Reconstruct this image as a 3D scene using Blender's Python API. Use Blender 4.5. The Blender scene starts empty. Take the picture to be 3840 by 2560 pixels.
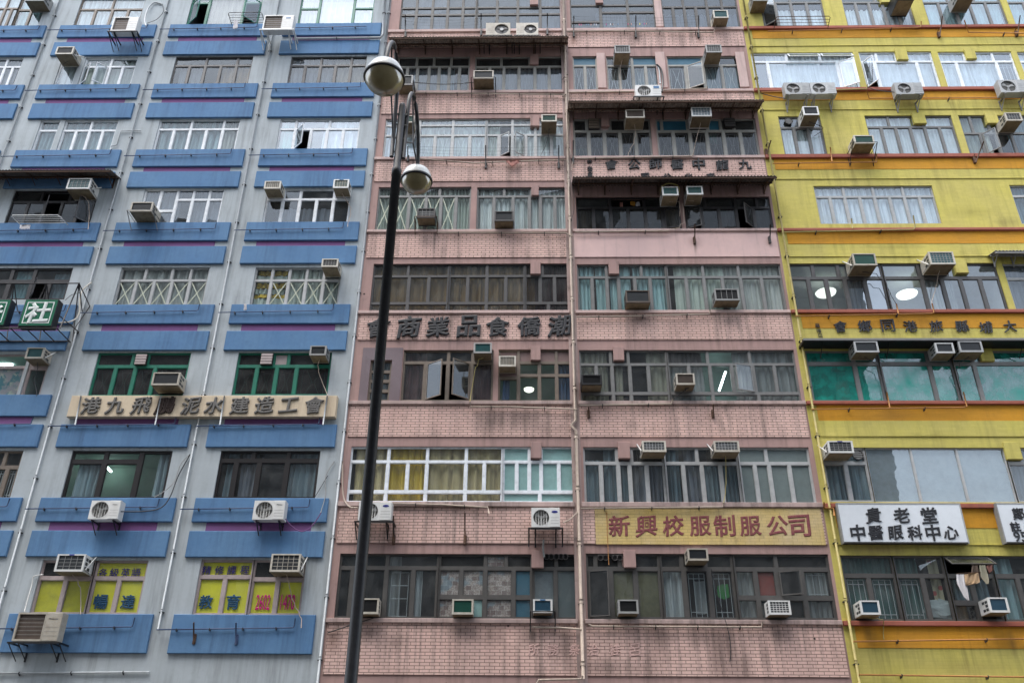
import bpy, math, random
import numpy as np
from mathutils import Vector, Matrix
random.seed(7)
C = bpy.context.scene.collection
R = math.radians

# ------------------------------------------------------------------ camera, sky, sun, exposure
F, PW, PH = 2000.0, 2352.0, 1568.0           # focal length and frame, in survey units of the facade plan
_up = np.array([33, 3710, -F]); _up /= np.linalg.norm(_up)
_x = np.array([106800, 69, F]); _x -= _up*(_x @ _up); _x /= np.linalg.norm(_x)
ROT = np.array([_x, np.cross(_up, _x), _up])
CAM = np.array([0, -24.0, 1.6])
cam = bpy.data.cameras.new('camera'); cam.sensor_width = 36; cam.lens = 36*F/PW
cam.clip_start = .1; cam.clip_end = 500
co = bpy.data.objects.new('camera', cam); C.objects.link(co)
m4 = Matrix([list(ROT[i]) + [CAM[i]] for i in range(3)] + [[0, 0, 0, 1]])
co.matrix_world = m4
bpy.context.scene.camera = co

SUN_EL, SUN_ROT = R(68), R(180+40)
w = bpy.data.worlds.new('World'); bpy.context.scene.world = w; w.use_nodes = True
nt = w.node_tree; bg = nt.nodes['Background']
sky = nt.nodes.new('ShaderNodeTexSky'); sky.sky_type = 'NISHITA'; sky.sun_disc = False
sky.sun_elevation = SUN_EL; sky.sun_rotation = SUN_ROT; sky.dust_density = 2.0; sky.air_density = 1.2
hs = nt.nodes.new('ShaderNodeHueSaturation'); hs.inputs['Saturation'].default_value = .42
nt.links.new(sky.outputs[0], hs.inputs['Color']); nt.links.new(hs.outputs[0], bg.inputs[0])
bg.inputs[1].default_value = .13
sl = bpy.data.lights.new('sun', 'SUN'); sl.energy = .6; sl.angle = R(40); sl.color = (1, .96, .9)
so = bpy.data.objects.new('sun', sl); C.objects.link(so)
so.rotation_euler = Vector((-math.sin(SUN_ROT)*math.cos(SUN_EL), -math.cos(SUN_ROT)*math.cos(SUN_EL), -math.sin(SUN_EL))).to_track_quat('-Z', 'Y').to_euler()
so.location = (0, -30, 60)
vs = bpy.context.scene.view_settings; vs.view_transform = 'Standard'; vs.look = 'None'; vs.exposure = 1.95; vs.gamma = 1

# ------------------------------------------------------------------ survey helpers: plan point -> point on the plane d metres in front of the facade
def PD(x, y, d=0.0):
    v = ROT @ np.array([x - PW/2, -(y - PH/2), -F])
    return Vector(CAM + v*((-d - CAM[1])/v[1]))
def P(t, x, y, d=0.0):
    return PD(588*int(t[0]) + x/4, 392*int(t[1]) + y/4, d)

# ------------------------------------------------------------------ materials
MATS = {}
def nodes(name):
    m = bpy.data.materials.new(name); m.use_nodes = True
    n = m.node_tree.nodes; b = n['Principled BSDF']
    return m, m.node_tree, n, b
def L(nt, a, b): nt.links.new(a, b)
def math_n(nt, op, a, b=None):
    n = nt.nodes.new('ShaderNodeMath'); n.operation = op
    for i, v in enumerate((a, b)):
        if v is None: continue
        if isinstance(v, (int, float)): n.inputs[i].default_value = v
        else: L(nt, v, n.inputs[i])
    return n.outputs[0]
def ramp(nt, src, a, b, lo=0.0, hi=1.0):
    n = nt.nodes.new('ShaderNodeMapRange'); n.clamp = True
    L(nt, src, n.inputs[0])
    for i, v in enumerate((a, b, lo, hi)): n.inputs[i+1].default_value = v
    return n.outputs[0]
def noise(nt, vec, scale, detail=4, rough=.55):
    n = nt.nodes.new('ShaderNodeTexNoise'); n.inputs['Scale'].default_value = scale
    n.inputs['Detail'].default_value = detail; n.inputs['Roughness'].default_value = rough
    L(nt, vec, n.inputs['Vector']); return n.outputs['Fac']
def mixc(nt, fac, a, b, mode='MIX'):
    n = nt.nodes.new('ShaderNodeMix'); n.data_type = 'RGBA'; n.blend_type = mode
    for s, v in ((n.inputs[0], fac), (n.inputs[6], a), (n.inputs[7], b)):
        if isinstance(v, (int, float)): s.default_value = v
        elif isinstance(v, tuple): s.default_value = v + (1,) if len(v) == 3 else v
        else: L(nt, v, s)
    return n.outputs[2]
def mapping(nt, sc):
    tc = nt.nodes.new('ShaderNodeTexCoord'); mp = nt.nodes.new('ShaderNodeMapping')
    mp.inputs['Scale'].default_value = sc; L(nt, tc.outputs['Object'], mp.inputs['Vector']); return mp.outputs[0], tc.outputs['Object']

def wall(name, col, col2=None, grime=.35, gcol=(.06, .05, .045), grain=.25, brick=None, mortar=None, stains=(), rough=.85, streak=.5, gthr=.52, org=(0, 0), spots=False):
    """painted wall: mottling, rain streaks, dirt patches, optional brick courses"""
    m, nt, n, b = nodes(name)
    _, obj = mapping(nt, (1, 1, 1))
    col2 = col2 or tuple(c*.84 for c in col)
    c = mixc(nt, ramp(nt, noise(nt, obj, .7, 5), .35, .68), col, col2)
    c = mixc(nt, ramp(nt, noise(nt, obj, 9, 4), .3, .75, 0, .3), c, tuple(x*.75 for x in col))
    bump_src = noise(nt, obj, 70, 3)
    bstr = grain
    if brick:
        sp = nt.nodes.new('ShaderNodeSeparateXYZ'); L(nt, obj, sp.inputs[0])
        cb = nt.nodes.new('ShaderNodeCombineXYZ')
        wob = noise(nt, obj, 3, 2)
        L(nt, math_n(nt, 'ADD', sp.outputs[0], sp.outputs[1]), cb.inputs[0]); L(nt, math_n(nt, 'ADD', sp.outputs[2], math_n(nt, 'MULTIPLY', wob, .012)), cb.inputs[1])
        bt = nt.nodes.new('ShaderNodeTexBrick'); L(nt, cb.outputs[0], bt.inputs['Vector'])
        bt.inputs['Scale'].default_value = 1; bt.inputs['Brick Width'].default_value = brick[0]; bt.inputs['Row Height'].default_value = brick[1]
        bt.inputs['Mortar Size'].default_value = brick[2]; bt.inputs['Mortar Smooth'].default_value = .25
        bt.inputs['Color1'].default_value = (1, 1, 1, 1); bt.inputs['Color2'].default_value = (.86, .86, .86, 1); bt.inputs['Mortar'].default_value = (1, 1, 1, 1)
        c = mixc(nt, .6, c, bt.outputs['Color'], 'MULTIPLY')
        c = mixc(nt, math_n(nt, 'MULTIPLY', bt.outputs['Fac'], brick[3]), c, mortar or tuple(x*.35 for x in col))
        bump_src = math_n(nt, 'SUBTRACT', math_n(nt, 'MULTIPLY', bump_src, .25), bt.outputs['Fac']); bstr = .5
    # streaks: long in z, narrow in x, only where the large noise says the wall is wet
    sv, _o = mapping(nt, (5, 5, .35))
    sm = nt.nodes.new('ShaderNodeMath'); sm.operation = 'MULTIPLY'
    L(nt, ramp(nt, noise(nt, sv, 1, 5, .65), gthr, .78), sm.inputs[0]); L(nt, ramp(nt, noise(nt, obj, .45, 3), .33, .6), sm.inputs[1])
    c = mixc(nt, math_n(nt, 'MULTIPLY', sm.outputs[0], streak), c, gcol)
    c = mixc(nt, ramp(nt, noise(nt, obj, 2.2, 6, .7), .58, .8, 0, grime), c, gcol)
    for (px, pz, rx, rz, st, sc) in stains:
        sp = nt.nodes.new('ShaderNodeVectorMath'); sp.operation = 'SUBTRACT'; L(nt, obj, sp.inputs[0]); sp.inputs[1].default_value = (px-org[0], 0, pz-org[1])
        s2 = nt.nodes.new('ShaderNodeVectorMath'); s2.operation = 'MULTIPLY'; L(nt, sp.outputs[0], s2.inputs[0]); s2.inputs[1].default_value = (1/rx, 0, 1/rz)
        ln = nt.nodes.new('ShaderNodeVectorMath'); ln.operation = 'LENGTH'; L(nt, s2.outputs[0], ln.inputs[0])
        f = math_n(nt, 'MULTIPLY', ramp(nt, ln.outputs['Value'], 1.0, .15), ramp(nt, noise(nt, sv, 1.3, 4), .25, .6, .35, 1))
        c = mixc(nt, math_n(nt, 'MULTIPLY', f, st), c, sc)
    if spots:                                               # old bolt holes and rusted anchors
        v = nt.nodes.new('ShaderNodeTexVoronoi'); v.inputs['Scale'].default_value = 1.15; L(nt, obj, v.inputs['Vector'])
        c = mixc(nt, ramp(nt, v.outputs['Distance'], .05, .028), c, (.03, .018, .014))
    L(nt, c, b.inputs['Base Color']); b.inputs['Roughness'].default_value = rough
    bp = nt.nodes.new('ShaderNodeBump'); bp.inputs['Strength'].default_value = bstr; bp.inputs['Distance'].default_value = .01
    L(nt, bump_src, bp.inputs['Height']); L(nt, bp.outputs[0], b.inputs['Normal'])
    MATS[name] = m; return m

def paint(name, col, rough=.5, metal=0.0, dirt=.35, dcol=None, scale=6, emit=0):
    m, nt, n, b = nodes(name)
    _, obj = mapping(nt, (1, 1, 1))
    dcol = dcol or tuple(c*.45 for c in col)
    c = mixc(nt, ramp(nt, noise(nt, obj, scale, 5, .65), .42, .75, 0, dirt), col, dcol)
    if name.endswith('_metal') or name in ('tan_pan', 'light_frame', 'grey_frame'):
        oi = nt.nodes.new('ShaderNodeObjectInfo'); c = mixc(nt, ramp(nt, oi.outputs['Random'], 0, 1, 0, .45), c, tuple(x*.62 for x in dcol) if dirt > .4 else tuple(x*.7 for x in col))
    L(nt, c, b.inputs['Base Color']); b.inputs['Roughness'].default_value = rough; b.inputs['Metallic'].default_value = metal
    if emit:
        b.inputs['Emission Color'].default_value = col + (1,); b.inputs['Emission Strength'].default_value = emit
    MATS[name] = m; return m

def glass(name, tint, refl, rough=.01, film=(.32, .33, .33), amt=.17):
    m, nt, n, b = nodes(name); n.remove(b)
    out = n['Material Output']
    tr = n.new('ShaderNodeBsdfTransparent'); tr.inputs[0].default_value = tint + (1,)
    gl = n.new('ShaderNodeBsdfGlossy'); gl.inputs['Roughness'].default_value = rough; gl.inputs[0].default_value = (.86, .94, 1, 1)
    _, obj = mapping(nt, (1, 1, 1))
    bp = n.new('ShaderNodeBump'); bp.inputs['Strength'].default_value = .06; bp.inputs['Distance'].default_value = .02
    L(nt, noise(nt, obj, 1.6, 2), bp.inputs['Height']); L(nt, bp.outputs[0], gl.inputs['Normal'])
    lw = n.new('ShaderNodeLayerWeight'); lw.inputs['Blend'].default_value = .5
    fac = math_n(nt, 'ADD', math_n(nt, 'MULTIPLY', math_n(nt, 'POWER', lw.outputs['Facing'], 4.0), .8), refl)
    mx = n.new('ShaderNodeMixShader'); L(nt, fac, mx.inputs[0]); L(nt, tr.outputs[0], mx.inputs[1]); L(nt, gl.outputs[0], mx.inputs[2])
    # film of dust on the outside
    df = n.new('ShaderNodeBsdfDiffuse'); df.inputs[0].default_value = film + (1,)
    m2 = n.new('ShaderNodeMixShader'); L(nt, ramp(nt, noise(nt, obj, 2.5, 5), .35, .8, amt*.25, amt), m2.inputs[0])
    L(nt, mx.outputs[0], m2.inputs[1]); L(nt, df.outputs[0], m2.inputs[2]); L(nt, m2.outputs[0], out.inputs[0])
    MATS[name] = m; return m

def cloth(name, col, col2=None):
    m, nt, n, b = nodes(name)
    sv, obj = mapping(nt, (6, 6, .4))
    c = mixc(nt, ramp(nt, noise(nt, sv, 1.2, 4), .35, .7), col, col2 or tuple(x*.62 for x in col))
    L(nt, c, b.inputs['Base Color']); b.inputs['Roughness'].default_value = .95
    b.inputs['Specular IOR Level'].default_value = .1
    MATS[name] = m; return m

# walls
def st(t, x, y, rx, rz, s=.6, c=(.07, .05, .045)):
    p = P(t, x, y); return (p.x, p.z, rx, rz, s, c)
PINK_ST = [st('12', 2200, 740, 1.0, .55, .75), st('22', 120, 700, .9, .5, .6), st('22', 330, 800, .8, .35, .4), st('23', 180, 1130, .45, .45, .8),
    st('23', 1930, 1280, .45, 1.2, .8), st('23', 880, 1430, 1.3, .3, .6), st('13', 700, 1160, .3, .5, .6, (.12, .06, .04)), st('21', 1680, 690, .06, .45, .8, (.12, .07, .04)),
    st('20', 570, 380, .2, .35, .7, (.16, .07, .04)), st('20', 1135, 360, .25, .4, .5), st('20', 1715, 370, .15, .35, .6, (.16, .07, .04)), st('11', 1640, 650, .06, .8, .75),
    st('23', 300, 210, .7, .35, .6), st('11', 1080, 870, .5, .25, .4), st('23', 500, 1200, .25, .9, .6), st('23', 1350, 1120, .5, .5, .55), st('21', 900, 600, .6, .3, .3), st('13', 1900, 1080, .6, .4, .6),
    st('23', 2140, 1450, .3, .9, .6), st('33', 450, 340, .5, .4, .3), st('22', 1950, 590, .12, .4, .5)]
YST = [st('30', 280, 960, .5, .5, .6, (.17, .13, .02)), st('30', 560, 965, .55, .5, .6, (.17, .13, .02)), st('30', 1310, 950, .5, .5, .5, (.17, .13, .02)), st('31', 1850, 380, 1.0, .3, .5, (.26, .22, .04)), st('31', 2200, 470, .5, .25, .5, (.2, .17, .05)), st('30', 700, 1100, .3, .5, .35, (.25, .21, .04)),
    st('31', 1180, 700, 1.2, .12, .4, (.25, .2, .03)), st('32', 1500, 880, 1.6, .12, .4, (.22, .18, .03)), st('33', 1000, 340, 1.0, .2, .6, (.3, .18, .1)), st('33', 1800, 1420, 1.3, .25, .4, (.25, .2, .05)), st('33', 930, 1100, .2, .5, .6, (.15, .08, .02)), st('33', 2240, 1200, .15, .4, .5, (.15, .08, .02)), st('30', 1900, 700, .2, .3, .3, (.2, .15, .03)), st('32', 1200, 680, .9, .2, .35, (.3, .14, .02)), st('31', 700, 610, .8, .15, .35, (.3, .14, .02))]
PINK_ST += [st('13', 1060, 1110, .5, .35, .55), st('13', 1300, 1180, .5, .35, .5), st('13', 2150, 1120, .5, .4, .55), st('23', 1700, 1150, .4, .4, .5), st('33', 100, 1120, .5, .35, .5), st('12', 1240, 1540, .9, .12, .5), st('22', 330, 1510, .8, .2, .5), st('22', 1100, 780, .3, .3, .35), st('21', 1160, 1390, .5, .25, .4), st('21', 1980, 1390, .5, .25, .4),
    st('10', 2090, 920, .35, .35, .5), st('20', 1300, 870, .9, .25, .35), st('11', 1560, 650, .35, .3, .5), st('21', 60, 640, .5, .3, .35), st('13', 1265, 330, .07, .4, .7, (.12, .06, .04)), st('13', 1920, 330, .07, .4, .7, (.12, .06, .04))]
wall('pink_brick', (.79, .545, .475), (.68, .45, .39), grime=.5, brick=(.262, .085, .010, .8), mortar=(.11, .065, .055), spots=True, stains=PINK_ST, org=(1.445, 0), streak=.85, gthr=.45)
wall('pink_smooth', (.76, .53, .49), (.62, .44, .42), grime=.22, stains=PINK_ST[7:8], org=(1.445, 0), streak=.4)
wall('pink_plaster', (.43, .275, .245), (.33, .215, .20), spots=True, grime=.4, streak=.7, gthr=.46)
wall('pale_plaster', (.58, .43, .40), (.50, .36, .33), grime=.35, streak=.6)
wall('sill_pink', (.50, .37, .34), (.36, .27, .25), grime=.85, streak=.9, gthr=.42)
wall('mauve_plaster', (.21, .165, .18), (.155, .115, .125), grime=.35, streak=.3, grain=.6)
wall('grey_stucco', (.445, .49, .515), (.375, .415, .435), grime=.3, gcol=(.10, .10, .10), grain=.55, streak=.7, gthr=.46)
wall('blue_paint', (.080, .188, .36), (.108, .224, .385), grime=.25, gcol=(.03, .06, .12), grain=.45, streak=.6, gthr=.46, stains=[st('03', 380, 1190, .8, .35, .75, (.01, .015, .03))], org=(-16.2, 0))
wall('purple_paint', (.20, .085, .23), grime=.2, streak=.3)
wall('cream_panel', (.66, .55, .40), (.60, .49, .35), grime=.25, gcol=(.2, .12, .06), streak=.5, stains=[st('02', 1520, 590,   .30, .34, .8, (.11, .06, .03))], org=(-10.05, 12.1))
wall('yellow_paint', (.605, .53, .12), (.55, .475, .145), stains=YST, org=(16.2, 0), grime=.3, gcol=(.2, .16, .04), grain=.35, streak=.75, gthr=.46, brick=(.27, .085, .004, .22), mortar=(.34, .29, .05))
wall('orange_paint', (.64, .30, .014), (.56, .27, .025), stains=YST, org=(16.2, 0), grime=.3, gcol=(.25, .1, .01), grain=.3, streak=.5, brick=(.27, .085, .004, .2), mortar=(.4, .2, .02))
wall('red_ledge', (.33, .095, .06), (.36, .12, .09), grime=.25, streak=.4)
wall('peeling_sign', (.64, .47, .15), (.62, .49, .28), grime=.5, gcol=(.13, .09, .05), brick=(.262, .085, .005, .55), mortar=(.2, .13, .06), streak=.6)
wall('far_wall', (.34, .33, .31), grime=.3, brick=(2.4, 3.0, .9, .9), mortar=(.10, .11, .12))
wall('far_wall_pale', (.45, .43, .40), grime=.3, brick=(1.9, 2.9, .7, .9), mortar=(.12, .13, .14))
wall('asphalt', (.05, .05, .052), grime=.2); wall('paving', (.15, .145, .14), grime=.3)
# frames and metals
for nm, c, r in (('white_frame', (.72, .75, .78), .4), ('light_frame', (.50, .51, .51), .45), ('grey_frame', (.23, .23, .225), .5), ('beige_frame', (.30, .295, .27), .5),
                 ('dirty_frame', (.075, .071, .067), .55), ('dark_frame', (.075, .072, .072), .45), ('black_frame', (.018, .016, .017), .4), ('brown_frame', (.17, .135, .105), .5), ('green_frame', (.012, .16, .105), .4),
                 ('teal_frame', (.02, .10, .08), .4), ('rosy_frame', (.42, .35, .34), .5), ('pale_frame', (.80, .84, .88), .35)):
    paint(nm, c, r, dirt=.45)
paint('cream_metal', (.60, .57, .50), .5, dirt=.5, dcol=(.25, .19, .12)); paint('white_metal', (.74, .74, .72), .45, dirt=.3, dcol=(.4, .36, .3))
paint('grey_metal', (.36, .36, .35), .5, dirt=.5); paint('dark_metal', (.045, .04, .04), .5, dirt=.5); paint('black_metal', (.012, .012, .014), .4)
paint('rust_metal', (.11, .055, .03), .8, dirt=.7, dcol=(.03, .02, .015)); paint('tan_pan', (.27, .215, .13), .7, dirt=.8, dcol=(.08, .055, .03), scale=4)
paint('pole_paint', (.012, .013, .017), .5, dirt=.35, dcol=(.05, .05, .055), scale=14)
paint('coil_dark', (.022, .026, .03), .5, dirt=.2); paint('fan_dark', (.075, .07, .062), .6, dirt=.4); paint('coil_teal', (.015, .10, .105), .4, dirt=.3); paint('coil_blue', (.03, .09, .14), .4, dirt=.3); paint('coil_green', (.012, .085, .06), .4, dirt=.2); paint('coil_brown', (.085, .06, .045), .6, dirt=.5)
paint('pipe_beige', (.46, .37, .30), .55, dirt=.5); paint('pipe_white', (.43, .46, .48), .5, dirt=.35); paint('pipe_blue', (.05, .08, .17), .5); paint('pipe_orange', (.46, .20, .05), .55, dirt=.5); paint('pipe_yellow', (.40, .33, .11), .55, dirt=.5)
paint('clip_dark', (.03, .03, .035), .6)
paint('roof_sheet', (.13, .11, .10), .8, dirt=.9, dcol=(.035, .03, .028), scale=5); paint('roof_rust', (.34, .28, .235), .8, dirt=.95, dcol=(.09, .055, .04), scale=4)
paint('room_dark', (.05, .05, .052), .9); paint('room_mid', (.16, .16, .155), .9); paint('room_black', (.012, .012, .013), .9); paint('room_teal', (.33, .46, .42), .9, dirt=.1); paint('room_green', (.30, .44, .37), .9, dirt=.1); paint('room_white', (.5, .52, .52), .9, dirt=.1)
paint('letter_black', (.014, .015, .02), .55); paint('letter_grey', (.125, .118, .11), .6, dirt=.3); paint('letter_maroon', (.19, .04, .055), .8, dirt=.5, dcol=(.35, .2, .1), scale=14)
paint('letter_navy', (.03, .02, .13), .5); paint('letter_teal', (.004, .055, .12), .5); paint('letter_pink', (.50, .008, .16), .5); paint('letter_white', (.62, .66, .64), .5); paint('letter_burnt', (.03, .015, .01), .8); paint('letter_faint', (.60, .40, .36), .85)
paint('sign_white', (.70, .74, .78), .18, dirt=.12); paint('sign_green', (.0, .115, .055), .3, dirt=.3); paint('badge_blue', (.02, .03, .25), .4); paint('badge_sky', (.03, .13, .28), .4)
paint('film_yellow', (.80, .73, .02), .6, dirt=.25, dcol=(.5, .38, .02), scale=2); paint('film_olive', (.62, .56, .01), .6, dirt=.5, dcol=(.2, .16, .01), scale=2)
paint('tape', (.5, .53, .42), .8); paint('grille_white', (.66, .70, .70), .5); paint('grille_green', (.03, .12, .09), .5)
paint('tube_light', (.85, 1, .98), .5, emit=5, dirt=0); paint('warm_light', (.95, 1, .85),   .5, emit=.55, dirt=0)
paint('paper_teal', (.36, .56, .54), .8, dirt=.25); paint('paper_white', (.62, .65, .66), .8, dirt=.2); paint('paper_olive', (.20, .185, .095), .9, dirt=.6, dcol=(.09, .08, .04)); paint('board_red', (.34, .05, .03), .7); paint('board_grey', (.20, .235, .23), .6, dirt=.2); paint('board_mauve', (.22, .15, .14), .8)
paint('blue_film', (.02, .12, .19), .5); paint('frost_glare', (.25, .28, .29), .6, dirt=.5); paint('plastic_bag', (.5, .56, .55), .4); paint('cloth_white', (.7, .68, .7), .9, dirt=.1); paint('cloth_tan', (.5, .34, .2), .9, dirt=.2); paint('cloth_cream', (.52, .48, .36), .9, dirt=.2); paint('cloth_rose', (.5, .24, .2), .9); paint('cloth_brown', (.2, .14, .11), .9); paint('cloth_gold', (.5, .24, .03), .9)
paint('bag_green', (.03, .36, .06), .6); paint('leaf', (.06, .13, .03), .6)
paint('lamp_dome', (.86, .88, .86), .25, dirt=.15)
# newspaper
m, nt, n, b = nodes('newspaper'); _, obj = mapping(nt, (1, 1, 1))
sp = nt.nodes.new('ShaderNodeSeparateXYZ'); L(nt, obj, sp.inputs[0]); cb = nt.nodes.new('ShaderNodeCombineXYZ'); L(nt, sp.outputs[0], cb.inputs[0]); L(nt, sp.outputs[2], cb.inputs[1])
bt = nt.nodes.new('ShaderNodeTexBrick'); L(nt, cb.outputs[0], bt.inputs[0]); bt.inputs['Scale'].default_value = 1; bt.inputs['Brick Width'].default_value = .15; bt.inputs['Row Height'].default_value = .13; bt.inputs['Mortar Size'].default_value = .006
bt.inputs['Color1'].default_value = (.44, .38, .35, 1); bt.inputs['Color2'].default_value = (.10, .06, .06, 1); bt.inputs['Mortar'].default_value = (.5, .46, .43, 1); bt.inputs['Bias'].default_value = -.1
c = mixc(nt, ramp(nt, noise(nt, obj, 26, 3), .42, .62, 0, .6), bt.outputs['Color'], (.16, .08, .07)); c = mixc(nt, ramp(nt, noise(nt, obj, 2.2, 2), .55, .62, 0, .6), c, (.2, .3, .36)); L(nt, c, b.inputs['Base Color']); MATS['newspaper'] = m
# poster
m, nt, n, b = nodes('poster'); _, obj = mapping(nt, (1, 1, 1))
c = mixc(nt, ramp(nt, noise(nt, obj, 3, 5), .45, .55), (.30, .28, .30), (.02, .16, .20)); c = mixc(nt, ramp(nt, noise(nt, obj, 5, 5), .55, .62), c, (.42, .45, .36)); L(nt, c, b.inputs['Base Color']); MATS['poster'] = m
# floral curtain
m, nt, n, b = nodes('curtain_floral'); _, obj = mapping(nt, (1, 1, 1)); vo = nt.nodes.new('ShaderNodeTexVoronoi'); vo.inputs['Scale'].default_value = 4; L(nt, obj, vo.inputs['Vector'])
c = mixc(nt, ramp(nt, vo.outputs['Distance'], .22, .3), (.5, .09, .08), (.55, .5, .33)); L(nt, c, b.inputs['Base Color']); MATS['curtain_floral'] = m
for nm, a in (('curtain_white', (.74, .79, .79)), ('curtain_grey', (.50, .52, .50)), ('curtain_teal', (.40, .60, .62)), ('curtain_sage', (.55, .62, .56)), ('curtain_cream', (.58, .55, .42)), ('curtain_gold', (.66, .47, .08)), ('curtain_sand', (.52, .43, .24)),
              ('curtain_brown', (.36, .225, .10)), ('curtain_wine', (.16, .075, .075)), ('curtain_blue', (.07, .13, .24)), ('curtain_slate', (.28, .38, .42)), ('curtain_mint', (.22, .50, .42)), ('curtain_dusk', (.31, .33, .37)), ('curtain_bright', (.82, .87, .90)), ('curtain_green', (.13, .24, .22)), ('curtain_beige', (.47, .41, .34))):  # curtain_bright: pale cloth whose colour also carries sky glare on the panes
    cloth(nm, a)
glass('g', (.90, .95, .95), .06); glass('r', (.85, .92, .95), .14); glass('s', (.80, .88, .92), .25); glass('t', (.16, .66, .55), .15, film=(.03, .36, .29), amt=.95); glass('d', (.42, .42, .44), .035); glass('k', (.20, .20, .21), .022); glass('q', (.66, .71, .73), .08); glass('n', (.45, .5, .55), .10, film=(.2, .23, .26), amt=.3)
# lamp bowl: aged translucent plastic
m, nt, n, b = nodes('lamp_bowl'); n.remove(b); _, obj = mapping(nt, (1, 1, 1))
tr = n.new('ShaderNodeBsdfTransparent'); tr.inputs[0].default_value = (.55, .46, .27, 1)
tl = n.new('ShaderNodeBsdfTranslucent'); tl.inputs[0].default_value = (.60, .50, .27, 1)
df = n.new('ShaderNodeBsdfDiffuse'); L(nt, mixc(nt, ramp(nt, noise(nt, obj, 5, 5), .4, .75), (.42, .36, .21), (.26, .215, .11)), df.inputs[0])
gl = n.new('ShaderNodeBsdfGlossy'); gl.inputs['Roughness'].default_value = .2
a1 = n.new('ShaderNodeMixShader'); a1.inputs[0].default_value = .85; L(nt, tl.outputs[0], a1.inputs[1]); L(nt, df.outputs[0], a1.inputs[2])
a2 = n.new('ShaderNodeMixShader'); a2.inputs[0].default_value = .86; L(nt, tr.outputs[0], a2.inputs[1]); L(nt, a1.outputs[0], a2.inputs[2])
fr = n.new('ShaderNodeFresnel'); fr.inputs[0].default_value = 1.45
a3 = n.new('ShaderNodeMixShader'); L(nt, math_n(nt, 'MULTIPLY', fr.outputs[0], .3), a3.inputs[0]); L(nt, a2.outputs[0], a3.inputs[1]); L(nt, gl.outputs[0], a3.inputs[2]); L(nt, a3.outputs[0], n['Material Output'].inputs[0]); MATS['lamp_bowl'] = m

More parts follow.
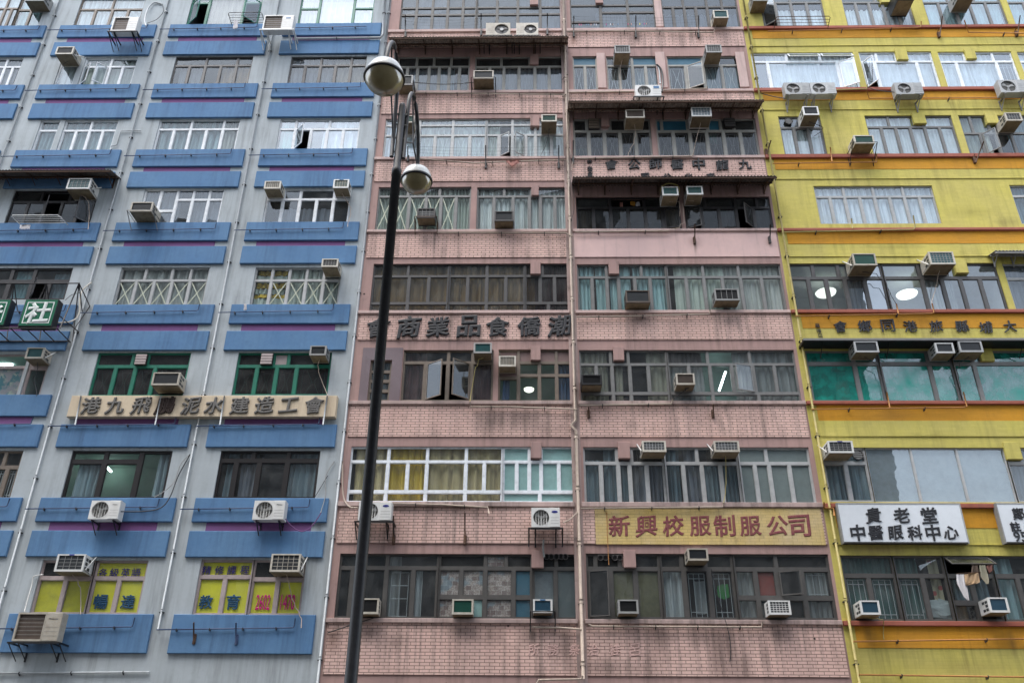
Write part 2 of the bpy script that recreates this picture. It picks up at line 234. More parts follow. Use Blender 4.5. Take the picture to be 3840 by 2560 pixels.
# ------------------------------------------------------------------ mesh building
class MB:
    def __init__(s): s.v = []; s.f = []; s.m = []; s.mats = []; s.sm = set()
    def mi(s, mat):
        if mat not in s.mats: s.mats.append(mat)
        return s.mats.index(mat)
    def face(s, pts, mat):
        b = len(s.v); s.v += [tuple(p) for p in pts]; s.f.append(tuple(range(b, b+len(pts)))); s.m.append(s.mi(mat)); return s
    def box(s, x0, x1, y0, y1, z0, z1, mat, ch=0):
        if x0 > x1: x0, x1 = x1, x0
        if y0 > y1: y0, y1 = y1, y0
        if z0 > z1: z0, z1 = z1, z0
        b = len(s.v); k = s.mi(mat)
        s.v += [(x0, y0, z0), (x1, y0, z0), (x1, y1, z0), (x0, y1, z0), (x0, y0, z1), (x1, y0, z1), (x1, y1, z1), (x0, y1, z1)]
        for f in ((0, 3, 2, 1), (4, 5, 6, 7), (0, 1, 5, 4), (1, 2, 6, 5), (2, 3, 7, 6), (3, 0, 4, 7)):
            s.f.append(tuple(b+i for i in f)); s.m.append(k)
        return s
    def rbox(s, x0, x1, y0, y1, z0, z1, mat, c=.015):
        """box whose front (low y) edges are chamfered"""
        b = len(s.v); k = s.mi(mat)
        s.v += [(x0, y1, z0), (x1, y1, z0), (x1, y1, z1), (x0, y1, z1), (x0, y0+c, z0), (x1, y0+c, z0), (x1, y0+c, z1), (x0, y0+c, z1),
                (x0+c, y0, z0+c), (x1-c, y0, z0+c), (x1-c, y0, z1-c), (x0+c, y0, z1-c)]
        for f in ((0, 3, 2, 1)[::-1], (8, 9, 10, 11), (0, 1, 5, 4), (1, 2, 6, 5), (2, 3, 7, 6), (3, 0, 4, 7), (4, 5, 9, 8), (5, 6, 10, 9), (6, 7, 11, 10), (7, 4, 8, 11)):
            s.f.append(tuple(b+i for i in f)); s.m.append(k)
        return s
    def tube(s, pts, r, mat, n=6, r2=None, caps=True):
        pts = [Vector(p) for p in pts]; b = len(s.v); k = s.mi(mat); N = len(pts)
        for i, p in enumerate(pts):
            d = (pts[min(i+1, N-1)] - pts[max(i-1, 0)]).normalized()
            u = d.cross(Vector((0, 1, .01)));
            if u.length < .05: u = d.cross(Vector((1, 0, 0)))
            u.normalize(); q = d.cross(u); rr = r if r2 is None else r + (r2-r)*i/(N-1)
            for j in range(n):
                a = 2*math.pi*j/n; s.v.append(tuple(p + u*(rr*math.cos(a)) + q*(rr*math.sin(a))))
        for i in range(N-1):
            for j in range(n):
                f = (b+i*n+j, b+i*n+(j+1) % n, b+(i+1)*n+(j+1) % n, b+(i+1)*n+j)
                s.sm.add(len(s.f)); s.f.append(f); s.m.append(k)
        if caps:
            s.f.append(tuple(b+j for j in range(n))); s.m.append(k); s.f.append(tuple(b+(N-1)*n+j for j in reversed(range(n)))); s.m.append(k)
        return s
    def lathe(s, prof, cen, mat, n=32):
        b = len(s.v); k = s.mi(mat); cen = Vector(cen)
        for (r, z) in prof:
            for j in range(n):
                a = 2*math.pi*j/n; s.v.append((cen.x+r*math.cos(a), cen.y+r*math.sin(a), cen.z+z))
        for i in range(len(prof)-1):
            for j in range(n):
                s.sm.add(len(s.f)); s.f.append((b+i*n+j, b+i*n+(j+1) % n, b+(i+1)*n+(j+1) % n, b+(i+1)*n+j)); s.m.append(k)
        return s
    def disc(s, c, r, mat, n=24, ax='y', r0=0):
        c = Vector(c); ring = lambda q: [c + (Vector((q*math.cos(2*math.pi*j/n), 0, q*math.sin(2*math.pi*j/n))) if ax == 'y' else Vector((q*math.cos(2*math.pi*j/n), q*math.sin(2*math.pi*j/n), 0))) for j in range(n)]
        if not r0: return s.face(ring(r), mat)
        a, bb = ring(r), ring(r0)
        for j in range(n): s.face([a[j], a[(j+1) % n], bb[(j+1) % n], bb[j]], mat)
        return s
    def build(s, name, parent=None, smooth=None):
        me = bpy.data.meshes.new(name)
        o = Vector((0, 0, 0))
        if parent is not None:
            o = Vector(parent.location); q = parent.parent
            while q is not None: o += Vector(q.location); q = q.parent
        me.from_pydata([(a-o.x, b-o.y, c-o.z) for (a, b, c) in s.v], [], s.f)
        for mt in s.mats: me.materials.append(MATS[mt])
        me.polygons.foreach_set('material_index', s.m)
        if s.sm:
            sm = [i in s.sm for i in range(len(s.f))]; me.polygons.foreach_set('use_smooth', sm)
        me.update()
        ob = bpy.data.objects.new(name, me); C.objects.link(ob)
        if parent is not None: ob.parent = parent
        return ob
def tag(o, label, cat, group=None, kind=None):
    if label: o['label'] = label
    if cat: o['category'] = cat
    if group: o['group'] = group
    if kind: o['kind'] = kind
    return o
def thing(name, label, cat, loc, group=None):
    o = bpy.data.objects.new(name, None); o.empty_display_size = .2; C.objects.link(o); o.location = loc
    return tag(o, label, cat, group)

# ------------------------------------------------------------------ lettering
_g = {}
def glyph(ch, off, ext):
    k = (ch, off, ext)
    if k not in _g:
        cu = bpy.data.curves.new('glyph', 'FONT'); cu.body = ch; cu.size = 1; cu.resolution_u = 3; cu.bevel_depth = off; cu.bevel_resolution = 0; cu.extrude = ext
        ob = bpy.data.objects.new('glyph', cu); C.objects.link(ob)
        me = bpy.data.meshes.new_from_object(ob.evaluated_get(bpy.context.evaluated_depsgraph_get()))
        vs_ = np.array([v.co for v in me.vertices]); fs = [tuple(p.vertices) for p in me.polygons]
        bpy.data.objects.remove(ob); bpy.data.curves.remove(cu); bpy.data.meshes.remove(me)
        lo, hi = vs_.min(0), vs_.max(0); vs_[:, :2] -= (lo[:2]+hi[:2])/2
        _g[k] = (vs_, fs, (hi-lo)[:2])
    return _g[k]
def char(ch, t, x, y, wpx, d, mat, parent, off=.018, ext=.02, hpx=None, rot=0, name='character', brush=.0):
    """one character centred on a survey point; wpx = its width there"""
    v, f, dim = glyph(ch, off, ext/ .4)
    c = P(t, x, y, d); wx = P(t, x+wpx/2, y, d).x - P(t, x-wpx/2, y, d).x
    k = wx/max(dim[0], dim[1]*.9 if len(ch) == 1 and ord(ch) > 255 else dim[0])
    kz = k if hpx is None else (P(t, x, y-hpx/2, d).z - P(t, x, y+hpx/2, d).z)/dim[1]
    mb = MB(); a = R(rot); rng = random.Random(ord(ch[0])*7)
    ph = rng.random()*6
    for (px, py, pz) in v:
        if brush:                                        # hand-brushed: strokes lean and swell
            px, py = px + brush*math.sin(py*5+ph) + .06*py, py + brush*math.sin(px*4.3+ph) + .10*px
        qx, qy = px*math.cos(a)-py*math.sin(a), px*math.sin(a)+py*math.cos(a)
        mb.v.append((c.x+qx*k, c.y - (pz+ext/.4)*.4, c.z+qy*kz))
    k0 = mb.mi(mat)
    for q in f: mb.f.append(q); mb.m.append(k0)
    return mb.build(name, parent)

# ------------------------------------------------------------------ the three buildings: masses and walls
ZT = 36.0
blue = thing('apartment_building', 'grey apartment block with paired blue bands under every window, at the left', 'building', (-16.2, 0, 0))
pink = thing('apartment_building', 'pink tiled apartment block in the middle with long window strips', 'building', (1.445, 0, 0))
yellow = thing('apartment_building', 'yellow and orange banded apartment block at the right', 'building', (16.2, 0, 0))
BLD = {'blue': blue, 'pink': pink, 'yellow': yellow}
BX = {'blue': (-27.0, -5.43), 'pink': (-5.43, 8.32), 'yellow': (8.32, 24.0)}
HOLES = {'blue': [], 'pink': [], 'yellow': []}

def holed_wall(x0, x1, z0, z1, holes, dep, mat, rmat, parent, name='wall'):
    mb = MB()
    xs = sorted({x0, x1, *[h[0] for h in holes], *[h[1] for h in holes]}); zs = sorted({z0, z1, *[h[2] for h in holes], *[h[3] for h in holes]})
    xs = [x for x in xs if x0 <= x <= x1]
    def inh(x, z): return any(h[0] < x < h[1] and h[2] < z < h[3] for h in holes)
    for j in range(len(zs)-1):                       # merge cells along x
        i = 0
        while i < len(xs)-1:
            zc = (zs[j]+zs[j+1])/2
            if inh((xs[i]+xs[i+1])/2, zc): i += 1; continue
            k = i
            while k+1 < len(xs)-1 and not inh((xs[k+1]+xs[k+2])/2, zc): k += 1
            mb.face([(xs[i], 0, zs[j]), (xs[k+1], 0, zs[j]), (xs[k+1], 0, zs[j+1]), (xs[i], 0, zs[j+1])], mat); i = k+1
    for (a, b, c, d) in holes:
        mb.face([(a, 0, c), (a, 0, d), (a, dep, d), (a, dep, c)], rmat); mb.face([(b, 0, d), (b, 0, c), (b, dep, c), (b, dep, d)], rmat)
        mb.face([(a, 0, d), (b, 0, d), (b, dep, d), (a, dep, d)], rmat); mb.face([(a, 0, c), (a, dep, c), (b, dep, c), (b, 0, c)], rmat)
    # sides, back, roof of the mass
    mb.face([(x0, 0, z0), (x0, 0, z1), (x0, 11, z1), (x0, 11, z0)], mat); mb.face([(x1, 0, z1), (x1, 0, z0), (x1, 11, z0), (x1, 11, z1)], mat)
    mb.face([(x0, 11, z0), (x0, 11, z1), (x1, 11, z1), (x1, 11, z0)], mat); mb.face([(x0, 0, z1), (x1, 0, z1), (x1, 11, z1), (x0, 11, z1)], mat)
    return mb.build(name, parent)

# ------------------------------------------------------------------ windows
def rows(*rr):
    """rows from the top: (height share, columns: int or list of split positions)"""
    out = []; y = 0
    for h, c in rr:
        xs = [i/c for i in range(c+1)] if isinstance(c, int) else [0]+list(c)+[1]
        out += [(xs[i], xs[i+1], y, y+h) for i in range(len(xs)-1)]; y += h
    return out
def cols(*cc):
    out = []; x = 0
    for wd, hh in cc:
        y = 0
        for h in hh: out.append((x, x+wd, y, y+h)); y += h
        x += wd
    return out
REC = .05
def grille_bars(mb, a, b, c, d, y, mat, kind):
    r = .0105; ww, hh = b-a, d-c
    ax, bx, cz, dz = a+ww*.18, b-ww*.18, c+hh*.06, d-hh*.08
    T = lambda *p: mb.tube([(px, y, pz) for px, pz in p], r, mat, n=4, caps=False)
    T((ax, cz), (ax, dz)); T((bx, cz), (bx, dz)); T((ax, dz), (bx, dz)); T((ax, cz), (bx, cz))
    if kind == 'x':
        m = (ax+bx)/2; q = (bx-ax)*.16; zc = (cz+dz)/2
        T((ax+q, dz), (m-q*.5, zc+hh*.06), (m-q*.5, zc-hh*.06), (ax+q, cz)); T((bx-q, dz), (m+q*.5, zc+hh*.06), (m+q*.5, zc-hh*.06), (bx-q, cz)); T((m-q*.5, zc), (m+q*.5, zc))
    elif kind == 'i':
        for s in (.33, .67): T((ax+(bx-ax)*s, cz), (ax+(bx-ax)*s, dz))
        T((ax, cz+hh*.1), (bx, cz+hh*.1)); T((ax, dz-hh*.1), (bx, dz-hh*.1))
    elif kind == '+':
        T(((ax+bx)/2, cz), ((ax+bx)/2, dz)); T((ax, cz+(dz-cz)*.4), (bx, cz+(dz-cz)*.4)); T((ax, cz+(dz-cz)*.7), (bx, cz+(dz-cz)*.7))
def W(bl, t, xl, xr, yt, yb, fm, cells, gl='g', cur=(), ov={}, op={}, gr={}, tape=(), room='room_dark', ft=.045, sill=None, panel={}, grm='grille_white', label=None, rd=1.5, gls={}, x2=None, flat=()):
    """x2: tile of the right edge when the window crosses a tile; op: {cell: (hinge, degrees)}; panel: {cell: material behind the glass}"""
    sd = sill if sill is not None else {'blue': .08, 'pink': .09, 'yellow': .1}[bl]
    x0 = P(t, xl, yb).x; x1 = P(x2 or t, xr, yb).x; xm = (xl+xr)/2 if not x2 else xl
    z0 = P(t, xm, yb, sd).z; z1 = P(t, xm, yt).z
    if bl == 'pink' and x1 > 8.24: x1 = 8.24
    if HOLES[bl]:
        h = HOLES[bl][-1]
        if abs(x0-h[1]) < .07 and abs(z0-h[2]) < .5: x0 = h[1]; z0 = h[2]; z1 = h[3] if abs(z1-h[3]) < .08 else z1
    HOLES[bl].append((x0, x1, z0, z1))
    WW, HH = x1-x0, z1-z0
    par = BLD[bl]; fr = MB(); yf, yk = REC, REC+.06
    rc = lambda c: (x0+c[0]*WW, x0+c[1]*WW, z1-c[3]*HH, z1-c[2]*HH)
    panes = MB(); pan = MB(); grl = MB(); tp = MB(); rng = random.Random(int(abs(x0*131+z0*17)))
    sashes = []
    for i, c in enumerate(cells):
        a, b, q, d = rc(c)
        f = min(ft*(.8 if c[3] < .5 else 1), (b-a)*.3, (d-q)*.3)
        if i not in flat:
            fr.box(a, a+f, yf, yk, q, d, fm); fr.box(b-f, b, yf, yk, q, d, fm); fr.box(a+f, b-f, yf, yk, q, q+f, fm); fr.box(a+f, b-f, yf, yk, d-f, d, fm)
            e = .016                                              # step of the inner sash
            fr.box(a+f, a+f+e, yf+.018, yk, q+f, d-f, fm); fr.box(b-f-e, b-f, yf+.018, yk, q+f, d-f, fm); fr.box(a+f+e, b-f-e, yf+.018, yk, q+f, q+f+e, fm); fr.box(a+f+e, b-f-e, yf+.018, yk, d-f-e, d-f, fm)
        g = ov.get(i, gl); gy = yf+.036
        if i in op:
            sashes.append((i, a+f, b-f, q+f, d-f, op[i], g)); continue
        if g == 'none': continue
        j = lambda: gy + rng.uniform(-.0045, .0045)
        if g in MATS and len(g) > 1: pan.box(a+f, b-f, gy, gy+.012, q+f, d-f, g)
        else: panes.face([(a+f, j(), q+f), (b-f, j(), q+f), (b-f, j(), d-f), (a+f, j(), d-f)], g)
        if i in panel: pan.face([(a+f*.4, gy+.02, q+f*.4), (b-f*.4, gy+.02, q+f*.4), (b-f*.4, gy+.02, d-f*.4), (a+f*.4, gy+.02, d-f*.4)], panel[i])
    for k, kind in gr.items():
        for i in (k if isinstance(k, tuple) else (k,)):
            a, b, q, d = rc(cells[i]); grille_bars(grl, a, b, q, d, yk+.03, grm, kind)
    for i in tape:
        a, b, q, d = rc(cells[i]); a += .05; b -= .05; q += .05; d -= .05; wq = .017; y = yf+.02
        for (p1, p2) in (((a, q), (b, d)), ((a, d), (b, q))):
            v = Vector((p2[0]-p1[0], 0, p2[1]-p1[1])).normalized(); nn = Vector((-v.z, 0, v.x))*wq; s_, e_ = Vector((p1[0], y, p1[1])), Vector((p2[0], y-.002, p2[1]))
            tp.face([s_-nn, e_-nn, e_+nn, s_+nn], 'tape')
    win = fr.build('window', par)
    if label: win['label'] = label
    if panes.f: panes.build('pane', win)
    if pan.f: pan.build('panel', win)
    if grl.f: grl.build('grille', win)
    if tp.f: tp.build('tape', win)
    for (i, a, b, q, d, (hg, ang), g) in sashes:
        sm = MB(); s = .034; bw, bh = b-a, d-q
        # build closed at the origin hinge, then turn outwards
        for bx_ in ((0, s, 0, bh), (bw-s, bw, 0, bh), (s, bw-s, 0, s), (s, bw-s, bh-s, bh)): sm.box(bx_[0], bx_[1], 0, .03, bx_[2], bx_[3], fm)
        sm.face([(s, .015, s), (bw-s, .015, s), (bw-s, .015, bh-s), (s, .015, bh-s)], g)
        A = R(ang)
        if hg == 'l': Mx = Matrix.Translation((a, yf-.032, q)) @ Matrix.Rotation(-A, 4, 'Z')
        elif hg == 'r': Mx = Matrix.Translation((b, yf-.032, q)) @ Matrix.Rotation(A, 4, 'Z') @ Matrix.Translation((-bw, 0, 0))
        else: Mx = Matrix.Translation((a, yf-.032, d)) @ Matrix.Rotation(-A, 4, 'X') @ Matrix.Translation((0, 0, -bh))
        sm.v = [tuple(Mx @ Vector(p)) for p in sm.v]; sm.build('sash', win)
    # curtains
    for cu in cur:
        f0, f1, mat = cu[:3]; g0, g1 = cu[3:5] if len(cu) > 3 else (0, 1)
        cm = MB(); X = x0+.04+f0*(WW-.08); XE = x0+.04+f1*(WW-.08); ph = rng.random()*6; pts = []
        dx = .022
        while X < XE: pts.append(X); X += dx
        pts.append(XE); za, zb = z1-g1*HH+.01, z1-g0*HH
        am = rng.uniform(.02, .045); fq = rng.uniform(17, 44); ky = yk+.09
        def yy(x, lvl): return ky + am*(1+.5*lvl)*(math.sin(x*fq+ph+1.9*math.sin(x*fq*.16+ph)) + .5*math.sin(x*fq*2.1+ph*2))
        b0 = len(cm.v); lv = (0, .5, 1)
        for x in pts:
            for l in lv: cm.v.append((x + .03*l*math.sin(x*9+ph), yy(x, l), zb+(za-zb)*l))
        k0 = cm.mi('curtain_'+mat)
        for i in range(len(pts)-1):
            for l in range(2):
                p = b0+i*3+l; cm.sm.add(len(cm.f)); cm.f.append((p, p+1, p+4, p+3)); cm.m.append(k0)
        cm.build('curtain', win)
    # the room behind
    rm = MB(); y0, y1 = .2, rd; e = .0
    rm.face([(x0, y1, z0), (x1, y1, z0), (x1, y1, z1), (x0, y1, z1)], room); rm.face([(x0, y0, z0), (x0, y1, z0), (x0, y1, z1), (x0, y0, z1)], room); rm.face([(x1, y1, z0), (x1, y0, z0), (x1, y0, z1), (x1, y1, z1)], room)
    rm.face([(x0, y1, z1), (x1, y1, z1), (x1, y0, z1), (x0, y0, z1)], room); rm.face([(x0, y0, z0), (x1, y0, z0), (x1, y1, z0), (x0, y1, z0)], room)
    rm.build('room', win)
    return win

# ---- blue building
two_five = lambda: rows((.30, [.4, .8]), (.70, 5))
W('blue', '00', -150, 100, -75, 238, 'brown_frame', rows((.45, 2), (.55, 4)), 'r', [(0, 1, 'white')])
W('blue', '00', 113, 350, -75, 238, 'brown_frame', rows((.5, 1), (.5, 2)), 'r', [(0, 1, 'teal')])
W('blue', '00', 672, 1270, -70, 230, 'brown_frame', rows((.48, 2), (.52, [.26, .52, .77])), 'r', [(0, 1, 'white')], room='room_mid')
W('blue', '00', 1710, 2372, -70, 218, 'green_frame', cols((.25, [.3, .7]), (.5, [1]), (.25, [.3, .7])), 'r', [(.27, .73, 'beige')], op={1: ('l', 40), 4: ('r', 45)})
W('blue', '10', 380, 1066, -70, 212, 'green_frame', cols((.26, [.48, .52]), (.47, [1]), (.27, [.48, .52])), 's', [(.0, .25, 'sage'), (.26, 1, 'bright')], room='room_mid')  # pale cloth in centre and right panes stands in for the bright reflection
W('blue', '00', -180, 126, 530, 780, 'white_frame', rows((.30, 2), (.70, 4)), 'q', [(0, .9, 'dusk')])
W('blue', '00', 490, 662, 560, 775, 'white_frame', rows((1, 1),), 'r', [(0, 1, 'white')])
W('blue', '00', 712, 1200, 530, 770, 'white_frame', rows((.30, 2), (.70, 4)), 'q', [(0, 1, 'sage')], op={2: ('l', 35), 3: ('r', 40)})
W('blue', '00', 1556, 2280, 520, 762, 'dark_frame', two_five(), 'q', [(.05, .35, 'dusk', .3, 1), (.6, 1, 'brown', .3, 1)])
W('blue', '10', 285, 992, 520, 758, 'dark_frame', two_five(), 'q', [(0, .55, 'dusk'), (.58, 1, 'beige')])
W('blue', '00', 285, 466, 1105, 1378, 'white_frame', rows((.31, 1), (.69, 1)), 'g', [(0, 1, 'slate')], room='room_mid')
W('blue', '00', 515, 1012, 1105, 1375, 'white_frame', rows((.31, 2), (.69, 4)), 'g', [(0, 1, 'slate')], room='room_mid')
W('blue', '00', 1400, 2156, 1095, 1369, 'white_frame', two_five(), 'g', [(0, .8, 'slate'), (.8, 1, 'grey')])
W('blue', '10', 180, 930, 1095, 1363, 'white_frame', rows((.30, [.2, .62]), (.70, 5)), 's', [(0, .2, 'mint'), (.55, 1, 'bright')], op={4: ('l', 45)})  # pale cloth at the right stands in for bright sky reflections
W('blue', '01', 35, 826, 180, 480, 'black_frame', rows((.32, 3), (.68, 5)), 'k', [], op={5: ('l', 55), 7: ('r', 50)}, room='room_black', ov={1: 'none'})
W('blue', '01', 1255, 2002, 165, 471, 'white_frame', cols((.21, [.62, .38]), (.21, [.62, .38]), (.20, [.30, .70]), (.20, [.30, .70]), (.18, [.30, .70])), 'q', [(0, .45, 'dusk'), (.6, 1, 'dusk')])
W('blue', '11', 55, 842, 165, 468, 'white_frame', rows((.29, [.2, .4, .8]), (.71, 5)), 'q', [(.2, .8, 'dusk', .5, 1)])
W('blue', '01', -190, 592, 893, 1172, 'black_frame', rows((.40, [.28, .55]), (.60, [.28, .55, .76])), 'q', [(.3, .55, 'teal', .0, 1), (.78, 1, 'slate', .1, 1)], op={5: ('l', 50)}, ft=.07, room='room_mid')
W('blue', '01', 1030, 1862, 888, 1223, 'light_frame', rows((.33, [.28, .58, .79]), (.67, 5)), 'g', [(0, 1, 'grey')], tape=(4, 5, 6, 7, 8), panel={}, room='room_mid')
W('blue', '11', -60, 752, 888, 1220, 'light_frame', rows((.33, [.2, .4, .6, .8]), (.67, 5)), 'g', [(0, .36, 'gold', .02, .15), (0, .36, 'sage', .15, .35), (0, .36, 'gold', .35, .5), (0, .36, 'sage', .5, .65), (0, .36, 'gold', .65, .75), (0, .36, 'sage', .75, 1), (.37, 1, 'sage')], tape=(6, 7, 8, 9))
W('blue', '02', -420, 150, 115, 493, 'rosy_frame', cols((1, [.3, .7]),), 'g', [], panel={1: 'poster'}, room='room_teal')
W('blue', '02', 178, 366, 120, 495, 'rosy_frame', rows((.30, 1), (.70, 1)), 'g', [], room='room_teal', ft=.07, ov={0: 'coil_dark'})
for tt, a, b_, yb_ in (('02', 803, 1680, 490), ('12', -227, 656, 483)):
    W('blue', tt, a, b_, 100, yb_, 'green_frame', rows((.31, [.38, .54]), (.69, [.22, .43, .64])), 'd', [], gr={(3, 4, 5, 6): 'x'}, grm='grille_green', ov={1: 'rosy_frame'}, ft=.055)
W('blue', '02', -240, 92, 1000, 1436, 'brown_frame', rows((.34, 2), (.66, 3)), 'g', [], gr={(3, 4): 'i'}, ft=.06)
W('blue', '02', 553, 1500, 1000, 1438, 'black_frame', cols((.34, [.22, .78]), (.35, [.22, .78]), (.31, [1])), 'g', [(.06, .33, 'slate', .2, 1), (.86, 1, 'slate')], room='room_green', ft=.075, label='lit window with dark frame and pale green room')
W('blue', '12', -398, 542, 1000, 1437, 'black_frame', rows((.20, [.33, .68]), (.80, [.17, .40, .68])), 'q', [(.06, .17, 'slate'), (.2, .38, 'dusk'), (.7, 1, 'slate')], ft=.07)
W('blue', '03', 265, 775, 437, 930, 'rosy_frame', rows((.33, 2), (.67, 2)), 'g', [], ov={0: 'd', 1: 'd'}, panel={2: 'film_olive', 3: 'film_olive'}, ft=.055, gls={})
W('blue', '03', 785, 1267, 437, 930, 'rosy_frame', rows((.33, 1), (.67, 2)), 'g', [], panel={0: 'film_yellow', 1: 'film_yellow', 2: 'film_yellow'}, ft=.055)
W('blue', '03', 1760, 2262, 432, 938, 'rosy_frame', rows((.31, 1), (.69, 2)), 'g', [], panel={0: 'film_yellow', 1: 'film_yellow', 2: 'film_yellow'}, ft=.055)
W('blue', '13', -80, 405, 432, 937, 'rosy_frame', rows((.35, 2), (.65, 2)), 'g', [], panel={2: 'film_yellow', 3: 'film_yellow'}, ov={0: 'd', 1: 'd'}, ft=.055)

# ---- pink building, left half
W('pink', '10', 1312, 2020, -75, 265, 'dirty_frame', cols((.21, [.40, .18, .42]), (.21, [.40, .18, .42]), (.2, [.40, .18, .42]), (.2, [.40, .18, .42]), (.18, [.40, .18, .42])), 'n', [(.2, .6, 'dusk')])
W('pink', '10', 2022, 2822, -75, 262, 'dirty_frame', cols((.24, [.40, .18, .42]), (.24, [.40, .18, .42]), (.26, [.40, .18, .42]), (.26, [.40, .18, .42])), 'n', [(.5, 1, 'dusk')])
W('pink', '10', 1280, 1955, 517, 822, 'beige_frame', rows((.28, [.26, .5, .74]), (.72, [.14, .28, .44, .58, .72, .86])), 'q', [(.1, .6, 'dusk', .28, 1), (.55, .8, 'slate', .28, 1)], ov={0: 'd', 1: 'd', 2: 'd', 3: 'd'})
W('pink', '10', 2003, 2828, 517, 818, 'beige_frame', rows((.28, [.3, .62]), (.72, [.17, .33, .5, .68, .84])), 'q', [(0, 1, 'dusk', .28, 1)], ov={0: 'd', 1: 'd', 2: 'd'})
W('pink', '10', 1160, 2110, 1090, 1428, 'light_frame', rows((.16, [.34, .67]), (.26, [.34, .67]), (.58, [.13, .34, .5, .67, .84])), 'r', [(0, .34, 'bright'), (.36, 1, 'sage')], gr={(8, 9, 10, 11): 'x'})  # pale cloth at the left carries the sky reflection in its colour
W('pink', '10', 2112, 2850, 1090, 1425, 'light_frame', rows((.16, [.33, .62]), (.26, [.33, .62]), (.58, [.16, .33, .5, .62, .82])), 'g', [(0, .16, 'sage'), (.33, 1, 'white')], gr={(6, 9, 11): 'x'}, op={7: ('l', 35), 8: ('r', 35)})
W('pink', '11', 1090, 1965, 150, 535, 'grey_frame', rows((.20, [.32, .66]), (.80, [.17, .34, .52, .68, .84])), 'g', [(0, 1, 'sage')], tape=(3, 4, 5, 6, 7))
W('pink', '11', 2020, 2870, 152, 530, 'grey_frame', rows((.20, [.30, .60]), (.80, [.19, .40, .58, .70, .86])), 'g', [(0, .55, 'white'), (.55, 1, 'white')])
W('pink', '11', 1040, 1757, 855, 1278, 'dark_frame', rows((.25, [.46]), (.57, [.21, .48, .74]), (.18, [.48])), 'q', [(0, 1, 'brown')])
W('pink', '11', 1757, 2470, 855, 1278, 'dark_frame', rows((.25, [.5]), (.57, [.25, .5, .75]), (.18, [.5])), 'q', [(0, 1, 'brown')])
W('pink', '21', 120, 552, 855, 1275, 'dark_frame', rows((.25, [.38]), (.57, [.33, .64]), (.18, [.5])), 'd', [(0, .2, 'brown'), (.2, 1, 'wine')])
W('pink', '12', 1020, 1222, 172, 532, 'brown_frame', rows((.27, 1), (.24, 1), (.24, 1), (.25, 1)), 'q', [(0, 1, 'slate')], ft=.05)
W('pink', '12', 1325, 2175, 78, 533, 'brown_frame', rows((.24, [.50, .77]), (.76, [.25, .50, .76])), 'q', [(0, .25, 'wine'), (.75, 1, 'wine')], op={4: ('l', 35), 5: ('r', 40)}, room='room_black', ft=.05)
W('pink', '12', 2222, 2920, 72, 535, 'brown_frame', cols((.27, [.55, .45]), (.28, [.25, .25, .5]), (.23, [.25, .25, .5]), (.22, [.25, .25, .5])), 'g', [(.05, .14, 'blue', .5, 1), (.80, 1, 'blue', .25, 1)], room='room_green', ov={0: 'board_mauve', 2: 'board_mauve', 5: 'board_mauve', 8: 'board_mauve'})
W('pink', '12', 825, 2262, 962, 1465, 'pale_frame', rows((.27, [.25, .505, .76]), (.54, [.25, .38, .505, .76, .88]), (.19, [.25, .505, .76])), 'g', [(.02, .25, 'sand'), (.25, .5, 'gold'), (.505, 1, 'sand')], ft=.042)
W('pink', '12', 2264, 2955, 962, 1465, 'pale_frame', rows((.27, [.36, .52]), (.54, [.19, .36, .52, .76]), (.19, [.50])), 'g', [], panel={i: 'paper_teal' for i in (0, 2, 3, 4, 5, 6, 7, 8, 9, 10)}, ft=.042)
W('pink', '13', 715, 1655, 378, 968, 'dirty_frame', rows((.22, [.48]), (.78, [.14, .48, .75])), 'q', [(.50, .62, 'grey'), (.75, .85, 'white', .22, 1)], gr={4: '+'}, panel={}, ft=.055, room='room_dark')
W('pink', '13', 1655, 2540, 378, 968, 'dirty_frame', rows((.22, [.5, .72]), (.45, [.245, .5, .80]), (.33, [.245, .5, .80])), 'g', [], panel={1: 'newspaper', 3: 'newspaper', 4: 'newspaper', 5: 'newspaper', 7: 'newspaper', 8: 'paper_teal', 9: 'newspaper', 6: 'blue_film', 10: 'blue_film'}, ov={0: 'd', 2: 'd'}, ft=.055)
W('pink', '23', 190, 625, 378, 965, 'dirty_frame', rows((.22, [.52]), (.78, [.5])), 'q', [], panel={2: 'frost_glare', 3: 'board_grey'}, ov={0: 'k', 1: 'k'}, ft=.05)
# ---- pink building, right half
W('pink', '20', 538, 1330, -75, 245, 'dirty_frame', cols((.36, [.35, .45, .2]), (.32, [.35, .2, .45]), (.32, [.35, .2, .45])), 'n', [(.3, .9, 'dusk', .5, 1)])
W('pink', '20', 1392, 2110, -75, 240, 'dirty_frame', rows((.40, [.29, .6, .8]), (.60, [.15, .30, .45, .6, .8])), 'n', [(0, 1, 'dusk', .55, 1)])
W('pink', '20', 565, 792, 517, 808, 'beige_frame', rows((.26, 1), (.74, 2)), 'q', [], gr={(1, 2): 'x'}, ov={0: 'blue_film'})
W('pink', '20', 880, 1367, 517, 806, 'beige_frame', rows((.26, [.5]), (.74, 4)), 'q', [(.55, 1, 'slate', .26, 1)], gr={(2, 3, 4, 5): 'x'}, ov={1: 'blue_film'})
W('pink', '20', 1448, 2123, 515, 801, 'beige_frame', rows((.26, [.5, .72]), (.74, 4)), 'q', [(.5, 1, 'slate', .26, 1)], gr={(3, 5, 6): 'x'}, op={4: ('l', 25)}, ov={0: 'blue_film'})
W('pink', '20', 568, 1296, 1088, 1418, 'beige_frame', rows((.32, [.18, .34, .48, .8]), (.68, 5)), 'd', [(.0, .2, 'green', .7, 1)], gr={(5, 6, 7, 8, 9): 'x'}, ov={0: 'd', 1: 'dark_frame', 2: 'pale_plaster', 3: 'k'}, ft=.055)
